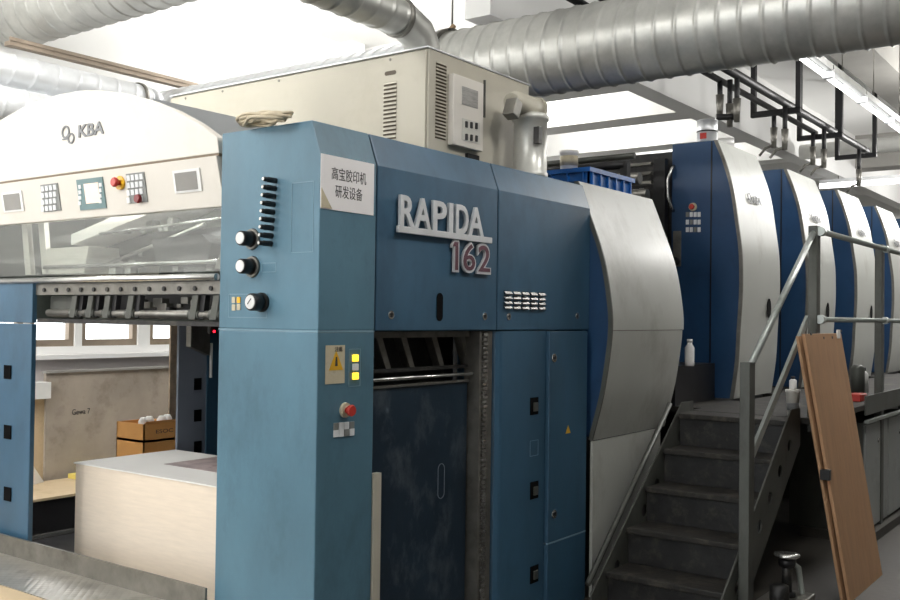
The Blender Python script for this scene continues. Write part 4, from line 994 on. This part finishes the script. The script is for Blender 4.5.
# fluorescent battens
TY, TZ = 2.29, 3.81
xs_ = [7.30, 8.42, 9.54, 10.66]
def batten(x, L):
    t = thing('tube_light', (x, TY, TZ), 'x', 'light', 'fluorescent tubes in one line over the units')
    MB().box(x, x+L, TY-.06, TY-.01, TZ+.03, TZ+.09).build('light_housing', GREYP, t)
    MB().tube([(x+.02, TY, TZ), (x+L-.02, TY, TZ)], .022, 12).build('tube', TUBE, t)
    for x_ in (x, x+L-.022): MB().box(x_, x_+.022, TY-.06, TY+.02, TZ-.025, TZ+.05).build('tube_holder', KEYW, t)
    MB().tube([(x+.3, TY-.05, TZ+.1), (x+.3, TY-.05, CEIL)], .006, 6).build('hanger_wire', STEEL, t)
    return t
b0 = batten(xs_[0], 1.10); bs = [b0]
for x in xs_[1:]: bs.append(dup(b0, (x, TY, TZ)))
for o, l in zip(bs, ('lit fluorescent tube emerging from behind the big duct, nearest of its line', 'second lit fluorescent tube of the line, counted from the big duct', 'third lit fluorescent tube of the line, counted from the big duct', 'fourth lit fluorescent tube of the line, at the right edge of the photo')): o['label'] = l
# far pipe and far tubes across the aisle
q = at(850, 148, X=14.5); MB().tube([(14.5, -2, q.z), (14.5, 4.3, q.z)], .11, 20).box(14.49, 14.51, 1.2, 1.22, q.z+.09, CEIL).build('insulated_pipe', PIPEW, **T('thick white insulated pipe crossing the far end of the hall', 'pipe'))
q = at(870, 183, X=17.)
t = thing('tube_light', (17., q.y, q.z), 'bright fluorescent tube across the far end, above the last units', 'light')
MB().tube([(17, q.y+.8, q.z), (17, q.y-2.2, q.z)], .04, 12).build('tube', TUBE, t)
MB().box(16.95, 17.05, q.y-2.2, q.y+.8, q.z+.04, q.z+.1).build('light_housing', KEYW, t)
for yy in (q.y-1.9, q.y+.5): MB().tube([(17, yy, q.z+.1), (17, yy, CEIL)], .008, 6).build('hanger_wire', STEEL, t)

# pendant lamp on the ceiling between the beams
q = at(632, 80, Z=3.95)
# ================================================================== lights
W = bpy.data.worlds.new('World'); S.world = W; FILL_LIGHTS = [((-1.5, 5.0, 4.4), 240), ((-1.5, 2.5, 4.4), 150), ((3.6, .4, 4.8), 95), ((6.0, .4, 4.8), 80), ((9, 1.5, 4.0), 70), ((12, 1.6, 4.0), 120), ((15.5, 2.0, 4.0), 170), ((7.3, 6.4, 4.6), 130), ((10.2, 6.4, 4.6), 60), ((12.1, 6.3, 4.6), 45), ((14, 6.3, 4.6), 45), ((20, 2.0, 4.2), 200), ((3.5, 5.5, 4.7), 100), ((1.2, 6.9, 3.3), 90)]; W.use_nodes = True
bg = W.node_tree.nodes['Background']; bg.inputs['Color'].default_value = (.95, .98, 1, 1); bg.inputs['Strength'].default_value = 3.3
# hall walls behind and beside the viewer, with an unseen opening added to let daylight onto the press front
w = MB(); w.box(-5.2, -5, -5, .8, 0, CEIL); w.box(-5.2, -5, 7.5, WY, 0, CEIL); w.box(-5.2, -5, .8, 7.5, 3.9, CEIL); w.box(-5.2, -5, .8, 7.5, 0, .4)
w.build('wall_front', WALLW, **STRUCT)
MB().box(-5, ENDX, -5.2, -5, 0, CEIL).build('wall_right', mat('dim_grey_wall', (96, 94, 90), .85), **STRUCT)
def pt(name, loc, e, r=.2, col=(1, .98, .95)):
    l = bpy.data.lights.new(name, 'POINT'); l.energy = e; l.shadow_soft_size = r; l.color = col; o = bpy.data.objects.new(name, l); COL.objects.link(o); o.location = loc
for loc, e in FILL_LIGHTS: pt('fill_light', loc, e)  # unseen point lights added to brighten ceiling, covers and back faces
l = bpy.data.lights.new('visor_fill_light', 'AREA'); l.shape = 'RECTANGLE'; l.size = .05; l.size_y = 1.4; l.energy = 16  # area light added to brighten the interior behind the visor
o = bpy.data.objects.new('visor_fill_light', l); COL.objects.link(o); o.location = (3.25, 4.4, 2.42)

# ================================================================== camera
cam = bpy.data.cameras.new('camera'); co = bpy.data.objects.new('camera', cam); COL.objects.link(co); S.camera = co
cam.sensor_width = 36; cam.sensor_fit = 'HORIZONTAL'; cam.lens = 36*F/900; cam.clip_start = .05; cam.clip_end = 200
# camera axes in the world are the columns of the inverse frame
M = Matrix(((AX[0], AX[1], AX[2]), (AY[0], AY[1], AY[2]), (AZ[0], AZ[1], AZ[2])))
co.matrix_world = Matrix.Translation((0, 0, CZ)) @ M.to_4x4()
S.view_settings.view_transform = 'Standard'; S.view_settings.look = 'None'; S.view_settings.exposure = 0.12; S.view_settings.gamma = 1
S.view_settings.use_curve_mapping = False
